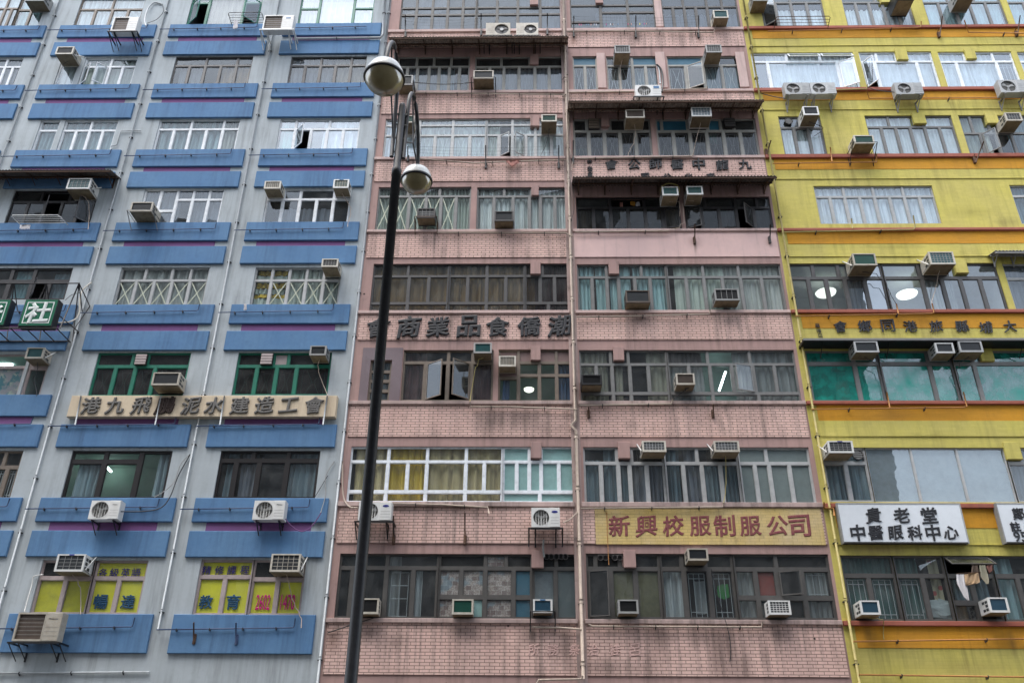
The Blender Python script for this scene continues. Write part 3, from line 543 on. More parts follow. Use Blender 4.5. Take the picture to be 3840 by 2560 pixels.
W('pink', '20', 1346, 2285, 1088, 1414, 'beige_frame', rows((.32, [.06, .32, .52, .65, .78]), (.68, 6)), 'd', [(.5, .62, 'mint', .3, .6)], gr={(6, 7, 8, 9, 10, 11): 'x'}, ov={0: 'blue_film', 1: 'blue_film', 3: 'blue_film', 4: 'dark_frame'}, ft=.055)
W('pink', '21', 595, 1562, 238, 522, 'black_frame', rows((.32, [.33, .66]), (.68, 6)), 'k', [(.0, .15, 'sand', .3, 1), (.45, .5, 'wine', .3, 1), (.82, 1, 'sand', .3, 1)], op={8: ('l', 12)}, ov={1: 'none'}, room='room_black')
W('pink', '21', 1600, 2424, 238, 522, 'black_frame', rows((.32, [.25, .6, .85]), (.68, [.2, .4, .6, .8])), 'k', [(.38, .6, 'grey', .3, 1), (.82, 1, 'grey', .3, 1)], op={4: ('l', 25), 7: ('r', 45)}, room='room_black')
W('pink', '21', 608, 1452, 858, 1272, 'grey_frame', rows((.27, [.33, .45, .72]), (.73, [.165, .33, .46, .64, .81])), 'g', [(.0, .18, 'teal'), (.2, .33, 'teal'), (.36, .6, 'teal'), (.63, 1, 'teal')])
W('pink', '21', 1466, 2532, 858, 1268, 'grey_frame', rows((.27, [.32, .63]), (.73, [.165, .32, .48, .64, .82])), 'g', [(.06, .5, 'sage'), (.5, 1, 'grey')])
W('pink', '22', 630, 1458, 78, 542, 'grey_frame', rows((.27, [.36, .56]), (.56, [.19, .37, .57, .78]), (.17, [.37, .57])), 'q', [(.0, .32, 'cream'), (.40, .50, 'cream'), (.78, 1, 'cream')])
W('pink', '22', 1470, 2664, 78, 540, 'grey_frame', rows((.27, [.32, .65]), (.56, [.165, .33, .50, .665, .83]), (.17, [.33, .68])), 'q', [(.0, .27, 'grey'), (.52, 1, 'grey')], op={6: ('r', 18)}, room='room_teal', ov={0: 'd'})
W('pink', '22', 668, 1430, 968, 1483, 'light_frame', rows((.28, [.42, .60]), (.72, [.215, .43, .57, .78])), 'q', [(.0, .22, 'slate', .2, 1), (.25, .45, 'slate'), (.45, .57, 'slate'), (.62, 1, 'dusk', .3, 1)], ft=.05)
W('pink', '22', 1436, 2130, 968, 1482, 'light_frame', rows((.28, [.45]), (.72, 4)), 'q', [(.02, .2, 'slate'), (.27, .5, 'dusk'), (.5, 1, 'slate', .3, 1)], ft=.05)
W('pink', '22', 2134, 2806, 968, 1480, 'light_frame', rows((.28, [.40]), (.72, [.22, .42, .70])), 'g', [], panel={i: 'board_grey' for i in range(6)}, ft=.05)
W('pink', '23', 697, 1396, 378, 975, 'dirty_frame', rows((.23, [.13, .46, .62]), (.77, [.33, .66])), 'q', [], panel={4: 'paper_olive', 5: 'paper_olive', 6: 'paper_olive'}, ov={0: 'k', 1: 'k', 2: 'pale_plaster', 3: 'q'}, op={4: ('l', 18)}, ft=.06)
W('pink', '23', 1396, 2090, 378, 980, 'dirty_frame', rows((.23, [.3, .62]), (.77, [.32, .66])), 'q', [(.0, .32, 'white', .23, 1), (.45, .6, 'grey', .4, .9)], gr={(4, 5): 'i'}, ft=.06)
W('pink', '23', 2094, 3022, 378, 985, 'dirty_frame', rows((.23, [.45]), (.44, [.22, .44, .70]), (.33, [.22, .44, .70])), 'q', [(0, .22, 'grey', .23, 1), (.72, .98, 'grey', .23, 1)], panel={3: 'board_red'}, gr={5: 'i'}, op={4: ('l', 22)}, ov={8: 'q'}, ft=.06)

# ---- yellow building
W('yellow', '30', -40, 545, -80, 226, 'grey_frame', rows((.30, 2), (.70, 4)), 'r', [(.25, 1, 'bright', .45, 1)], op={2: ('l', 40)})
W('yellow', '30', 728, 1360, -80, 218, 'grey_frame', rows((.30, 2), (.70, 5)), 'r', [(0, 1, 'bright', .45, 1)])
W('yellow', '30', 1482, 2216, -80, 216, 'grey_frame', rows((.30, 3), (.70, 5)), 's', [(0, 1, 'teal')])
W('yellow', '30', 2272, 2900, -80, 214, 'grey_frame', rows((.30, 2), (.70, 4)), 's', [(0, 1, 'teal')])
W('yellow', '30', -112, 852, 482, 788, 'pale_frame', [(0, .35, 0, .24), (.35, .675, 0, .24), (.675, 1, 0, .24), (0, .155, .24, 1), (.155, .83, .24, 1), (.83, 1, .24, 1)], 's', [(.15, 1, 'bright')], op={1: ('t', 30), 2: ('t', 30), 5: ('l', 25)}, ft=.05)
W('yellow', '30', 905, 1592, 474, 784, 'pale_frame', [(0, .24, 0, .26), (.24, .51, 0, .26), (.64, 1, 0, .26), (.51, .64, 0, .26), (0, .2, .26, 1), (.2, .77, .26, 1), (.77, 1, .26, 1)], 's', [(.2, 1, 'bright')], op={4: ('l', 55)}, gr={6: 'i'}, ft=.05)
W('yellow', '30', 1650, 2345, 474, 782, 'pale_frame', [(0, .36, 0, .26), (.36, .48, 0, .26), (.48, .74, 0, .26), (.74, 1, 0, .26), (0, .22, .26, 1), (.22, .76, .26, 1), (.76, 1, .26, 1)], 's', [(0, .8, 'bright')], gr={(4, 6): 'i'}, ft=.05)
W('yellow', '30', 2396, 2950, 474, 780, 'pale_frame', rows((.26, 2), (.74, 3)), 's', [(0, 1, 'bright')], ft=.05)
W('yellow', '30', 152, 548, 1068, 1405, 'grey_frame', rows((.28, 2), (.72, 3)), 'r', [(.0, 1, 'white', .28, 1)], gr={(2, 3, 4): 'i'})
W('yellow', '30', 966, 1786, 1060, 1400, 'grey_frame', rows((.28, [.27, .56, .66]), (.72, 6)), 'r', [(.0, 1, 'white')], gr={(4, 5, 6, 7, 8, 9): 'i'})
W('yellow', '30', 1850, 2750, 1056, 1396, 'grey_frame', rows((.45, [.12, .3, .5]), (.55, [.18, .34, .5])), 'q', [(.0, .3, 'sage'), (.5, 1, 'slate')], op={5: ('l', 50)})
W('yellow', '31', 483, 1602, 138, 484, 'light_frame', rows((.27, 4), (.73, 8)), 'r', [(0, 1, 'bright')], sill=.02)
W('yellow', '31', 2330, 3000, 130, 484, 'light_frame', rows((.27, 3), (.73, 5)), 'q', [(0, 1, 'slate')], sill=.02)
W('yellow', '31', 255, 1135, 850, 1270, 'dark_frame', rows((.30, [.26, .53]), (.70, [.19, .38, .58, .79])), 's', [(.62, .8, 'dusk')], room='room_white', rd=2.2, ft=.06)
W('yellow', '31', 1137, 2218, 850, 1268, 'dark_frame', rows((.30, [.32, .56]), (.70, [.33, .50, .66, .83])), 'r', [(.33, .6, 'grey')], room='room_white', rd=2.2, ft=.06)
W('yellow', '31', 2275, 2900, 850, 1262, 'light_frame', rows((.32, 2), (.68, 3)), 'q', [(0, 1, 'dusk')])
W('yellow', '32', 413, 1100, 80, 540, 'grey_frame', rows((.25, [.66]), (.75, [.66])), 't', [(.67, 1, 'white', .25, 1), (0, .1, 'green')], gr={3: 'i'}, room='room_teal', ft=.06)
W('yellow', '32', 1102, 1790, 80, 538, 'grey_frame', rows((.25, [.68]), (.75, [.68])), 't', [(.05, .65, 'mint', .25, 1), (.70, 1, 'white', .25, 1)], gr={3: 'i'}, room='room_teal', ft=.06)
W('yellow', '32', 1792, 2700, 80, 537, 'grey_frame', rows((.25, [.22, .3]), (.75, [.22])), 't', [(.0, .2, 'white', .25, 1), (.3, 1, 'green', .25, 1)], gr={3: 'i'}, ft=.06)
W('yellow', '32', 568, 985, 972, 1462, 'light_frame', rows((.28, 2), (.72, 2)), 'r', [(.0, 1, 'slate')], ft=.055)
W('yellow', '32', 992, 2300, 972, 1455, 'light_frame', rows((1, [.33, .66]),), 'r', [], panel={0: 'frost_glare', 1: 'frost_glare', 2: 'frost_glare'}, ft=.025)  # blue-grey panels carry the flat reflection of this pane in their colour
W('yellow', '32', 2310, 2900, 972, 1455, 'light_frame', rows((.28, 2), (.72, 3)), 'q', [(0, 1, 'dusk')], ft=.055)
W('yellow', '33', 762, 1260, 393, 992, 'dirty_frame', rows((.31, 1), (.69, [.48])), 'q', [(.0, 1, 'green')], gr={(1, 2): 'i'}, ft=.06)
W('yellow', '33', 1262, 1738, 393, 990, 'dirty_frame', rows((.31, 1), (.69, [.52])), 'q', [(.0, .5, 'green'), (.72, .95, 'floral')], gr={1: 'i'}, ft=.06)
W('yellow', '33', 1740, 2190, 393, 990, 'dirty_frame', rows((.31, 1), (.41, 2), (.28, 2)), 'q', [(.1, .9, 'slate', .35, .7), (.05, .3, 'brown', .7, 1)], op={0: ('t', 55)}, ft=.06)
W('yellow', '33', 2192, 2900, 393, 990, 'dirty_frame', rows((.31, 2), (.69, [.3, .6])), 'q', [(.0, .28, 'teal')], ft=.06)

# ---- walls, bands, ledges
holed_wall(*BX['blue'], 0, ZT, HOLES['blue'], .2, 'grey_stucco', 'grey_stucco', blue)
holed_wall(*BX['pink'], 0, ZT-.6, HOLES['pink'], .2, 'pink_plaster', 'pink_plaster', pink)
holed_wall(*BX['yellow'], 0, ZT-1.2, HOLES['yellow'], .2, 'yellow_paint', 'yellow_paint', yellow)

ZB = lambda y, d=.08: PD(700, y, d).z
BANDS = [(-22.85, -18.99), (-18.42, -14.60), (-14.05, -10.12), (-9.56, -5.72)]
tops = [53.5, 190, 341, 509, 698, 905.5, 1143, 1411]; b1 = [81, 222, 380, 551, 742, 955, 1198, 1501]
t2 = [92.5, 233.5, 392, 564, 759, 974, 1219]; b2 = [123, 268, 428, 604, 803, 1026, 1279]
for k in range(8):
    for c, (a, b_) in enumerate(BANDS):
        a2, b2_ = a*.99667, b_*.99667
        if not (k == 5 and c >= 2):
            MB().rbox(a2, b2_, -.08, 0, ZB(b1[k]), ZB(tops[k]), 'blue_paint', .014).build('band', blue)
        if k < 7:
            MB().rbox(a2, b2_, -.08, 0, ZB(b2[k]), ZB(t2[k]), 'blue_paint', .014).build('band', blue)
            MB().box(a2+.42, b2_-.42, -.012, 0, ZB(t2[k])+.005, ZB(b1[k])-.005, 'purple_paint').build('stripe', blue)
MB().rbox(-22.7, -18.9, -.08, 0, 31.1, 31.8, 'blue_paint').build('band', blue)
for a, b_ in BANDS[1:]: MB().rbox(a, b_, -.08, 0, 30.35, 31.1, 'blue_paint').build('band', blue)

ZK = lambda y, d=0: PD(1050, y, d).z
XM = 1.405
psill = [66.5, 207, 359, 526, 712, 919.5, 1151, 1419]; psb = [72.5, 213, 365, 532, 719, 927.5, 1162, 1429.5]; pbb = [112, 262, 417, 592, 781, 1003, 1248, 1549]
for k in range(8):
    for (a, b_) in ((-5.42, XM-.09), (XM+.1, 8.30)):
        MB().rbox(a, b_, -.09, 0, ZK(psb[k], .09), ZK(psill[k], .09), 'sill_pink' if k > 4 else 'pale_plaster', .012).build('ledge', pink)
    zt = ZK(psb[k], .09)
    zb = ZK(pbb[k])
    for h, (a, b_) in enumerate(((-5.36, XM-.06), (XM+.06, 8.26))):
        mt = 'pink_smooth' if (k == 3 and h == 1) else 'pink_brick'
        MB().box(a, b_, -.03, 0, zb, zt, mt).build('tile_panel', pink)
# hanging concrete blocks under the beams (old air-conditioner slots)
for (t_, a, b_, y0, y1) in (('20', 165, 243, 505, 590), ('20', 168, 252, 1070, 1158), ('21', 178, 246, 138, 226), ('21', 170, 262, 842, 948), ('22', 172, 262, 58, 170), ('22', 172, 272, 936, 1070), ('23', 180, 290, 366, 508),
        ('20', 770, 832, -75, 30), ('20', 165, 240, -75, 45), ('20', 822, 892, 1070, 1158), ('21', 892, 980, 842, 948), ('22', 935, 1026, 60, 172), ('22', 978, 1080, 936, 1072), ('23', 1030, 1134, 366, 505)):
    p, q = P(t_, a, y1, .04), P(t_, b_, y0, .04); MB().rbox(p.x, q.x, -.05, .22, p.z, q.z+.05, 'pink_plaster', .01).build('beam_block', pink)
# piers between the halves and at the ends
MB().box(PD(1322, 1400).x, PD(1345, 1400).x, -.035, 0, 0.0, ZT-.6, 'sill_pink').build('pier', pink)
for (t_, a, b_, y0, y1) in (('20', 790, 868, 485, 808), ('20', 1342, 1430, 475, 806), ('20', 2095, 2180, 475, 800), ('20', 1325, 1392, -75, 245)):
    p, q = P(t_, a, y1), P(t_, b_, y1); MB().rbox(p.x, q.x, -.05, 0, P(t_, a, y1, .05).z, P(t_, a, y0, .05).z, 'pale_plaster').build('pier', pink)
# mauve bay at the left of the sixth storey: the wall around the little ladder window
xa, xb = P('12', 940, 530).x, P('12', 1318, 530).x; z0, z1 = P('12', 1100, 534, .09).z, P('12', 1100, 60).z
hx0, hx1 = P('12', 1020, 532).x, P('12', 1222, 532).x; hz1 = P('12', 1100, 172).z
mb = MB(); mb.box(xa, hx0, -.02, 0, z0, z1, 'mauve_plaster'); mb.box(hx1, xb, -.02, 0, z0, z1, 'mauve_plaster'); mb.box(hx0, hx1, -.02, 0, hz1, z1, 'mauve_plaster'); mb.build('pier', pink)

ysill = [57, 199, 352, 522, 709.5, 919.5, 1155, 1425]
for k in range(8):
    yb_ = [63, 206, 360, 528, 717, 927, 1165, 1436][k]; yo = [86, 229, 388, 559, 753, 966, 1211.5, 1487.5][k]; yg = [105, 252, 411, 589.5, 782, 1003, 1251, None][k]
    z0, z1 = PD(2100, yb_, .1).z, PD(2100, ysill[k], .1).z
    MB().rbox(8.33, 24, -.1, 0, z0, z1, 'red_ledge', .012).build('ledge', yellow)
    MB().box(8.62, 24, -.012, 0, PD(2100, yo, .012).z, z0+.02, 'orange_paint').build('stripe', yellow)
    if yg:
        zg = PD(2100, yg, 0).z; MB().box(8.45, 24, -.03, 0, PD(2100, yo, .012).z-.004 if k in (5,) else zg, zg+.012, 'yellow_paint').build('drip_edge', yellow)
for (t_, a, b_, y0, y1) in (('30', 1190, 1268, 455, 548), ('30', 1830, 1894, 455, 540), ('30', 1346, 1436, 1048, 1135), ('30', 2018, 2100, 1048, 1132), ('31', 1735, 1815, 820, 938), ('32', 1965, 2058, 75, 178), ('32', 2200, 2305, 940, 1080), ('30', 1040, 1118, -75, 24)):
    p, q = P(t_, a, y1, .04), P(t_, b_, y0, .04); MB().rbox(p.x, q.x, -.05, .22, p.z, q.z+.05, 'yellow_paint', .01).build('beam_block', yellow)

# ------------------------------------------------------------------ ground and the far side of the street
tag(MB().box(-90, 90, -60, 40, -.2, 0, 'asphalt').build('road'), None, None, kind='structure')
tag(MB().box(-60, 60, -3.2, 0, -.15, .14, 'paving').build('pavement'), None, None, kind='structure')
tag(MB().box(-60, 60, -27, -20.5, -.15, .14, 'paving').build('pavement'), None, None, kind='structure')
for (x0, x1, h, mt, lb) in ((-45, -19, 38, 'far_wall', 'grey apartment block across the street, mirrored in the blue building windows'),
                            (-17, 6, 42, 'far_wall_pale', 'tallest pale apartment block across the street, mirrored in the pink building windows'),
                            (6.2, 22.5, 37, 'far_wall', 'grey apartment block across the street, mirrored at the left of the yellow building windows'),
                            (27, 50, 17, 'far_wall_pale', 'low pale apartment block across the street, mirrored in the big plain yellow building pane')):
    b_ = thing('apartment_block', lb, 'building', ((x0+x1)/2, -33, 0), 'apartment blocks across the street')  # unseen behind the camera; heights set to shade the lower facade and darken panes
    MB().box(x0, x1, -40, -27.2, 0, h, mt).build('wall', b_); MB().box(x0+.5, x1-.5, -39, -27.0, h, h+.9, mt).build('parapet', b_)
    MB().box((x0+x1)/2-2, (x0+x1)/2+2, -36, -31, h+.9, h+3.6, mt).build('stair_tower', b_)

# ------------------------------------------------------------------ air conditioners
def front(t, xl, xr, yt, yb, d):
    xm = (xl+xr)/2
    return P(t, xl, yb, d).x, P(t, xr, yb, d).x, P(t, xm, yb, d).z, P(t, xm, yt, d).z
AC_N = []
def hose(root, x, d, z, pts, mat='pipe_beige'):
    mb = MB(); ps = [(x, -d*.45, z+.03), (x+.01, -d*.45, z-.06)]
    ps += [tuple(P(*q)) for q in pts]
    # soften
    out = [Vector(ps[0])]
    for i in range(1, len(ps)-1):
        a, b, c = Vector(ps[i-1]), Vector(ps[i]), Vector(ps[i+1])
        out += [b.lerp(a, .3), b*.5+(a+c)*.25, b.lerp(c, .3)]
    out.append(Vector(ps[-1])); mb.tube(out, .011, mat, n=5); mb.build('hose', root)
def ac(t, xl, xr, yt, yb, label, case='cream_metal', coil='coil_dark', grid=None, strut='', tray='', hs=None, d=.5, hmat='pipe_beige', group='window air conditioners on the facades', badge=None):
    x0, x1, z0, z1 = front(t, xl, xr, yt, yb, d); w_, h_ = x1-x0, z1-z0
    root = thing('air_conditioner', label, 'air conditioner', ((x0+x1)/2, 0, z0), group)
    mb = MB(); b = min(.05, w_*.1)
    mb.box(x0+.006, x1-.006, -d+.045, .06, z0+.006, z1-.004, case)
    mb.box(x0, x0+b, -d, -d+.05, z0, z1, case); mb.box(x1-b, x1, -d, -d+.05, z0, z1, case); mb.box(x0+b, x1-b, -d, -d+.05, z1-b*.7, z1, case); mb.box(x0+b, x1-b, -d, -d+.05, z0, z0+b*1.1, case)
    for sx in (x0+.003, x1-.003):                             # louvred cheeks
        for i in range(3):
            zz = z0+h_*(.16+.25*i); mb.box(sx-.004, sx+.004, -d+.08, -d+.20, zz, zz+h_*.17, 'coil_dark'); mb.box(sx-.004, sx+.004, -d+.24, -d+.36, zz, zz+h_*.17, 'coil_dark') if i != 1 and d > .4 else None
    mb.build('casing', root)
    g = MB(); g.box(x0+b, x1-b, -d+.03, -d+.0445, z0+b*1.1, z1-b*.7, coil)
    if grid:
        nx, nz, gm = grid; gx0, gx1, gz0, gz1 = x0+b, x1-b, z0+b*1.1, z1-b*.7
        for i in range(1, nx): xx = gx0+(gx1-gx0)*i/nx; g.box(xx-.006, xx+.006, -d+.012, -d+.022, gz0, gz1, gm)
        for i in range(1, nz): zz = gz0+(gz1-gz0)*i/nz; g.box(gx0, gx1, -d+.022, -d+.03, zz-.006, zz+.006, gm)
    else:                                                      # fine coil fins
        n_ = 9
        for i in range(n_): zz = z0+b*1.1+(h_-1.8*b)*(i+.5)/n_; g.box(x0+b, x1-b, -d+.024, -d+.03, zz-.004, zz+.004, coil)
    g.build('grille', root)
    MB().box(x0+.02, x1-.02, -d+.03, -.02, z0-.014, z0+.002, 'tan_pan').build('drip_pan', root)
    if badge: MB().box((x0+x1)/2-.07, (x0+x1)/2+.07, -d-.006, -d, z1-b*.66, z1-.004, badge).build('badge', root)
    if strut:
        for c in strut:
            s = MB(); sx, o_ = (x0-.02, -.06) if c == 'l' else (x1+.02, .06)
            s.tube([(sx, -d*.82, z0+.06), (sx+o_, -.0, z1+.10)], .018, 'white_metal', n=4); s.tube([(sx, -d*.82, z0+.05), (sx, -.0, z0+.02)], .012, 'grey_metal', n=4); s.build('strut', root)
    if tray:
        s = MB(); tm = {'b': 'black_metal', 'r': 'rust_metal', 'g': 'grey_metal', 'n': 'green_frame'}[tray]
        e = .07; zt_ = z0+.03; r = .016
        s.tube([(x0-e, 0, zt_), (x0-e, -d-.03, zt_), (x1+e, -d-.03, zt_), (x1+e, 0, zt_)], r, tm, n=4)
        for sx in (x0-e, x1+e): s.tube([(sx, -d-.03, zt_), (sx, -.02, z0-.42)], r*.9, tm, n=4); s.tube([(sx, -.02, zt_+.05), (sx, -.02, z0-.5)], r*.9, tm, n=4)
        s.build('bracket', root)
    if hs: hose(root, (x0+x1)/2, d, z0, hs, hmat)
    return root
def condenser(t, xl, xr, yt, yb, label, fan='l', bars=4, case='white_metal', square=False, tray='b', d=.42, badge=None, text=None, rel=.5, hub=False):
    x0, x1, z0, z1 = front(t, xl, xr, yt, yb, d); w_, h_ = x1-x0, z1-z0; dep = .30
    root = thing('air_conditioner', label, 'air conditioner', ((x0+x1)/2, -d+dep, z0), 'split air conditioner condensers on brackets')
    mb = MB(); y = -d; split = x0+w_*.64 if fan == 'l' else x0+w_*.34
    fx0, fx1 = (x0, split) if fan == 'l' else (split, x1)
    cx, cz = (fx0+fx1)/2 + (.02 if fan == 'l' else -.02), (z0+z1)/2; r = min((fx1-fx0)*.43, h_*.43)
    mb.box(x0, x1, y+.07, y+dep, z0, z1, case)
    px0, px1 = (split, x1) if fan == 'l' else (x0, split)
    mb.rbox(px0, px1, y, y+.07, z0, z1, case, .012)
    n = 40
    # front plate with a round or square hole
    if square:
        q = .045
        mb.box(fx0, fx0+q, y, y+.07, z0, z1, case); mb.box(fx1-q*.6, fx1, y, y+.07, z0, z1, case); mb.box(fx0+q, fx1-q*.6, y, y+.07, z1-q, z1, case); mb.box(fx0+q, fx1-q*.6, y, y+.07, z0, z0+q, case)
    else:
        def edge(a):
            dx, dz = math.cos(a), math.sin(a); s = min(((fx1-cx) if dx > 0 else (cx-fx0))/max(abs(dx), 1e-6), ((z1-cz) if dz > 0 else (cz-z0))/max(abs(dz), 1e-6)); return (cx+dx*s, y+.012, cz+dz*s)
        an = [2*math.pi*i/n for i in range(n)] + [math.atan2(q-cz, p-cx) % (2*math.pi) for p in (fx0, fx1) for q in (z0, z1)]; an = sorted(an)
        for i in range(len(an)):
            a, b = an[i], an[(i+1) % len(an)]; ia, ib = (cx+r*math.cos(a), y+.012, cz+r*math.sin(a)), (cx+r*math.cos(b), y+.012, cz+r*math.sin(b))
            mb.face([ia, ib, edge(b), edge(a)], case); ja, jb = (ia[0], y+.07, ia[2]), (ib[0], y+.07, ib[2]); mb.face([ia, ja, jb, ib], case)
        for (a, b, c_, d_) in ((fx0, fx0, z0, z1), (fx1, fx1, z0, z1)): mb.face([(a, y+.012, z0), (a, y+.07, z0), (a, y+.07, z1), (a, y+.012, z1)], case)
        mb.face([(fx0, y+.012, z0), (fx1, y+.012, z0), (fx1, y+.07, z0), (fx0, y+.07, z0)], case); mb.face([(fx0, y+.012, z1), (fx0, y+.07, z1), (fx1, y+.07, z1), (fx1, y+.012, z1)], case)
    for i in range(4): zz = z0+h_*(.18+.15*i); mb.box(px0+.03, px1-.03, y-.003, y, zz, zz+.006, 'grey_metal') if not text or i < 3 else None
    mb.build('casing', root)
    f = MB()
    if square: f.box(fx0+.045, fx1-.027, y+.05, y+.069, z0+.045, z1-.045, 'coil_brown'); [f.box(fx0+.045, fx1-.027, y+.03, y+.036, z0+.06+(h_-.12)*i/6, z0+.066+(h_-.12)*i/6, 'grey_metal') for i in range(1, 6)]
    else:
        f.disc((cx, y+.066, cz), r, 'black_metal' if hub else 'fan_dark', 32)
        for i in range(3):                                      # blades
            a = 2*math.pi*i/3+.5; q = []
            for (rr, aa) in ((.12, -.5), (.9, -.42), (.95, .25), (.12, .6)): q.append((cx+r*rr*math.cos(a+aa), y+.045+(.012 if aa > 0 else 0), cz+r*rr*math.sin(a+aa)))
            f.face(q, 'grey_metal' if not hub else 'dark_metal')
        f.disc((cx, y+.04, cz), r*.22, 'grey_metal', 16)
        if hub: f.disc((cx, y+.02, cz), r*.28, 'light_frame', 16)
    f.build('fan', root)
    if bars:
        g = MB()
        for i in range(bars): xx = cx-r+2*r*(i+1)/(bars+1); hh = math.sqrt(max(r*r-(xx-cx)**2, 0)); g.tube([(xx, y+.004, cz-hh-.02), (xx, y+.004, cz+hh+.02)], .005, case, n=4)
        for rr in (.5, .75, 1.0): g.tube([(cx+r*rr*math.cos(2*math.pi*i/24), y+.008, cz+r*rr*math.sin(2*math.pi*i/24)) for i in range(25)], .003, 'grey_metal', n=4)
        g.build('guard', root)
    if badge:
        bm, bw_, bh_ = badge; mb = MB(); bx, bz = (px0+px1)/2, z1-h_*.22
        if bm == 'oval': mb.face([(bx+bw_*math.cos(2*math.pi*i/20), y-.004, bz+bh_*math.sin(2*math.pi*i/20)) for i in range(20)], 'badge_blue')
        else: mb.box(bx-bw_, bx+bw_, y-.004, y, bz-bh_, bz+bh_, bm)
        mb.build('badge', root)
    if text:
        tx, mt, hh = text; bx, bz = (px0+px1)/2, z1-h_*.22
        v, fc, dim = glyph(tx, .01, .0); k = hh/dim[0]; tm = MB(); tm.v = [(bx+a*k, y-.007, bz+b*k) for a, b, _ in v]; k0 = tm.mi(mt)
        for q in fc: tm.f.append(q); tm.m.append(k0)
        tm.build('lettering', root)
    s = MB(); tm = {'b': 'black_metal', 'g': 'grey_metal', 'w': 'white_metal'}[tray[0]]; zt_ = z0-.02
    for sx in (x0+w_*.14, x1-w_*.14):
        s.box(sx-.02, sx+.02, -d+.01, .0, zt_-.035, zt_, tm); s.tube([(sx, -d+.03, zt_-.02), (sx, -.02, zt_-.36)], .018, tm, n=4); s.box(sx-.018, sx+.018, -.03, -.0, zt_-.42, zt_+.05, tm)
    if len(tray) > 1:
        s.box(x0-.09, x1+.09, -d-.03, -d+.01, zt_-.045, zt_-.005, tm); s.box(x0-.09, x0-.05, -d, 0, zt_-.04, zt_-.0, tm); s.box(x1+.05, x1+.09, -d, 0, zt_-.04, zt_-.0, tm)
        for sx in (x0-.07, x1+.07): s.tube([(sx, -d, zt_-.02), (sx, -.02, zt_-.4)], .018, tm, n=4)
    s.build('bracket', root)
    return root
W6, WG = (5, 5, 'grey_metal'), (6, 5, 'cream_metal')
# blue building
ac('00', 225, 400, -75, 8, 'dirty air conditioner half cut by the top edge near the left corner', case='grey_metal', d=.55)
condenser('00', 1012, 1242, 157, 283, 'white condenser with brown square grille on a black bracket, topmost on blue building', square=True, bars=0, tray='bb', d=.75)
ac('00', 503, 662, 430, 497, 'cream air conditioner on grey wall above a single white pane, strut on its right', case='cream_metal', strut='r', d=.62, hs=[('00', 560, 600, .3), ('00', 640, 700, .2), ('00', 655, 770, .16)], hmat='clip_dark')
condenser('10', 55, 330, 140, 268, 'white condenser with square fan grille and blue badge beside the green framed windows', square=True, bars=0, tray='wb', badge=('badge_sky', .09, .035), d=.75)
ac('01', 603, 817, 70, 166, 'white air conditioner with teal grid hanging beside the dark awning window', coil='coil_teal', grid=W6, case='white_metal', strut='r', hs=[('01', 800, 250, .3), ('01', 825, 340, .1), ('01', 815, 480, .16), ('01', 810, 540, .17)], d=.62)
ac('01', 1187, 1390, 288, 374, 'cream air conditioner on a tall grey frame below the two white tall panes', case='cream_metal', coil='coil_dark', tray='g', d=.65)
ac('11', 70, 222, 95, 164, 'cream air conditioner with dark mesh at the left end of a white window', grid=(7, 6, 'cream_metal'), d=.5)
ac('11', 705, 848, 80, 158, 'white air conditioner with pale hose at the right end of a white window', case='white_metal', grid=(5, 5, 'cream_metal'), coil='coil_teal', hs=[('11', 850, 300, .15), ('11', 885, 370, .1), ('11', 845, 470, .16), ('11', 842, 515, .17)], d=.5, badge='badge_sky')
ac('11', 598, 750, 808, 882, 'stained air conditioner with rusty pan over the yellow blind and taped panes', grid=(5, 3, 'grey_metal'), case='cream_metal', d=.6)
ac('02', 222, 385, 55, 155, 'cream air conditioner with black hose over the lit room and posters', coil='coil_teal', strut='r', hs=[('02', 350, 260, .1), ('02', 305, 350, .05), ('02', 340, 440, .05), ('02', 335, 500, .17)], hmat='clip_dark', d=.5)
ac('02', 1385, 1635, 283, 400, 'wide cream air conditioner on a green frame in the left green window', case='cream_metal', coil='coil_dark', tray='', d=.55, hs=None)
ac('12', 488, 640, 38, 126, 'black grilled air conditioner in green frame at top of the right green window', coil='coil_dark', case='grey_metal', tray='', hs=[('12', 560, 230, .1), ('12', 600, 360, .05), ('12', 650, 470, .1), ('12', 655, 500, .17)], d=.5)
condenser('02', 803, 1078, 1458, 1628, 'white condenser below the lit green room, left one of the two on this band', bars=5, tray='b', text=('Midea', 'grey_metal', .13), d=.5)
condenser('12', -38, 250, 1458, 1632, 'white condenser below the dark curtained window, with purple cable drooping right', bars=5, tray='b', text=('Midea', 'grey_metal', .15), d=.5)
ac('03', 492, 755, 383, 542, 'white air conditioner with black grid above the olive panes, left of yellow window', case='white_metal', coil='coil_dark', grid=(4, 4, 'grey_metal'), strut='r', hs=[('03', 735, 640, .2), ('03', 745, 800, .05), ('03', 740, 935, .17)], badge='badge_blue', d=.5)
ac('13', 122, 395, 380, 545, 'cream air conditioner with dark grid above the pink telephone number', coil='coil_dark', grid=(5, 4, 'cream_metal'), strut='r', hs=[('13', 310, 680, .1), ('13', 340, 850, .05), ('13', 420, 940, .17), ('13', 415, 1060, .19)], d=.5)
condenser('03', 103, 520, 918, 1180, 'big cream condenser with square black grille at the lower left corner', square=True, bars=0, case='cream_metal', tray='bb', text=('Panasonic', 'badge_blue', .24), d=.6)
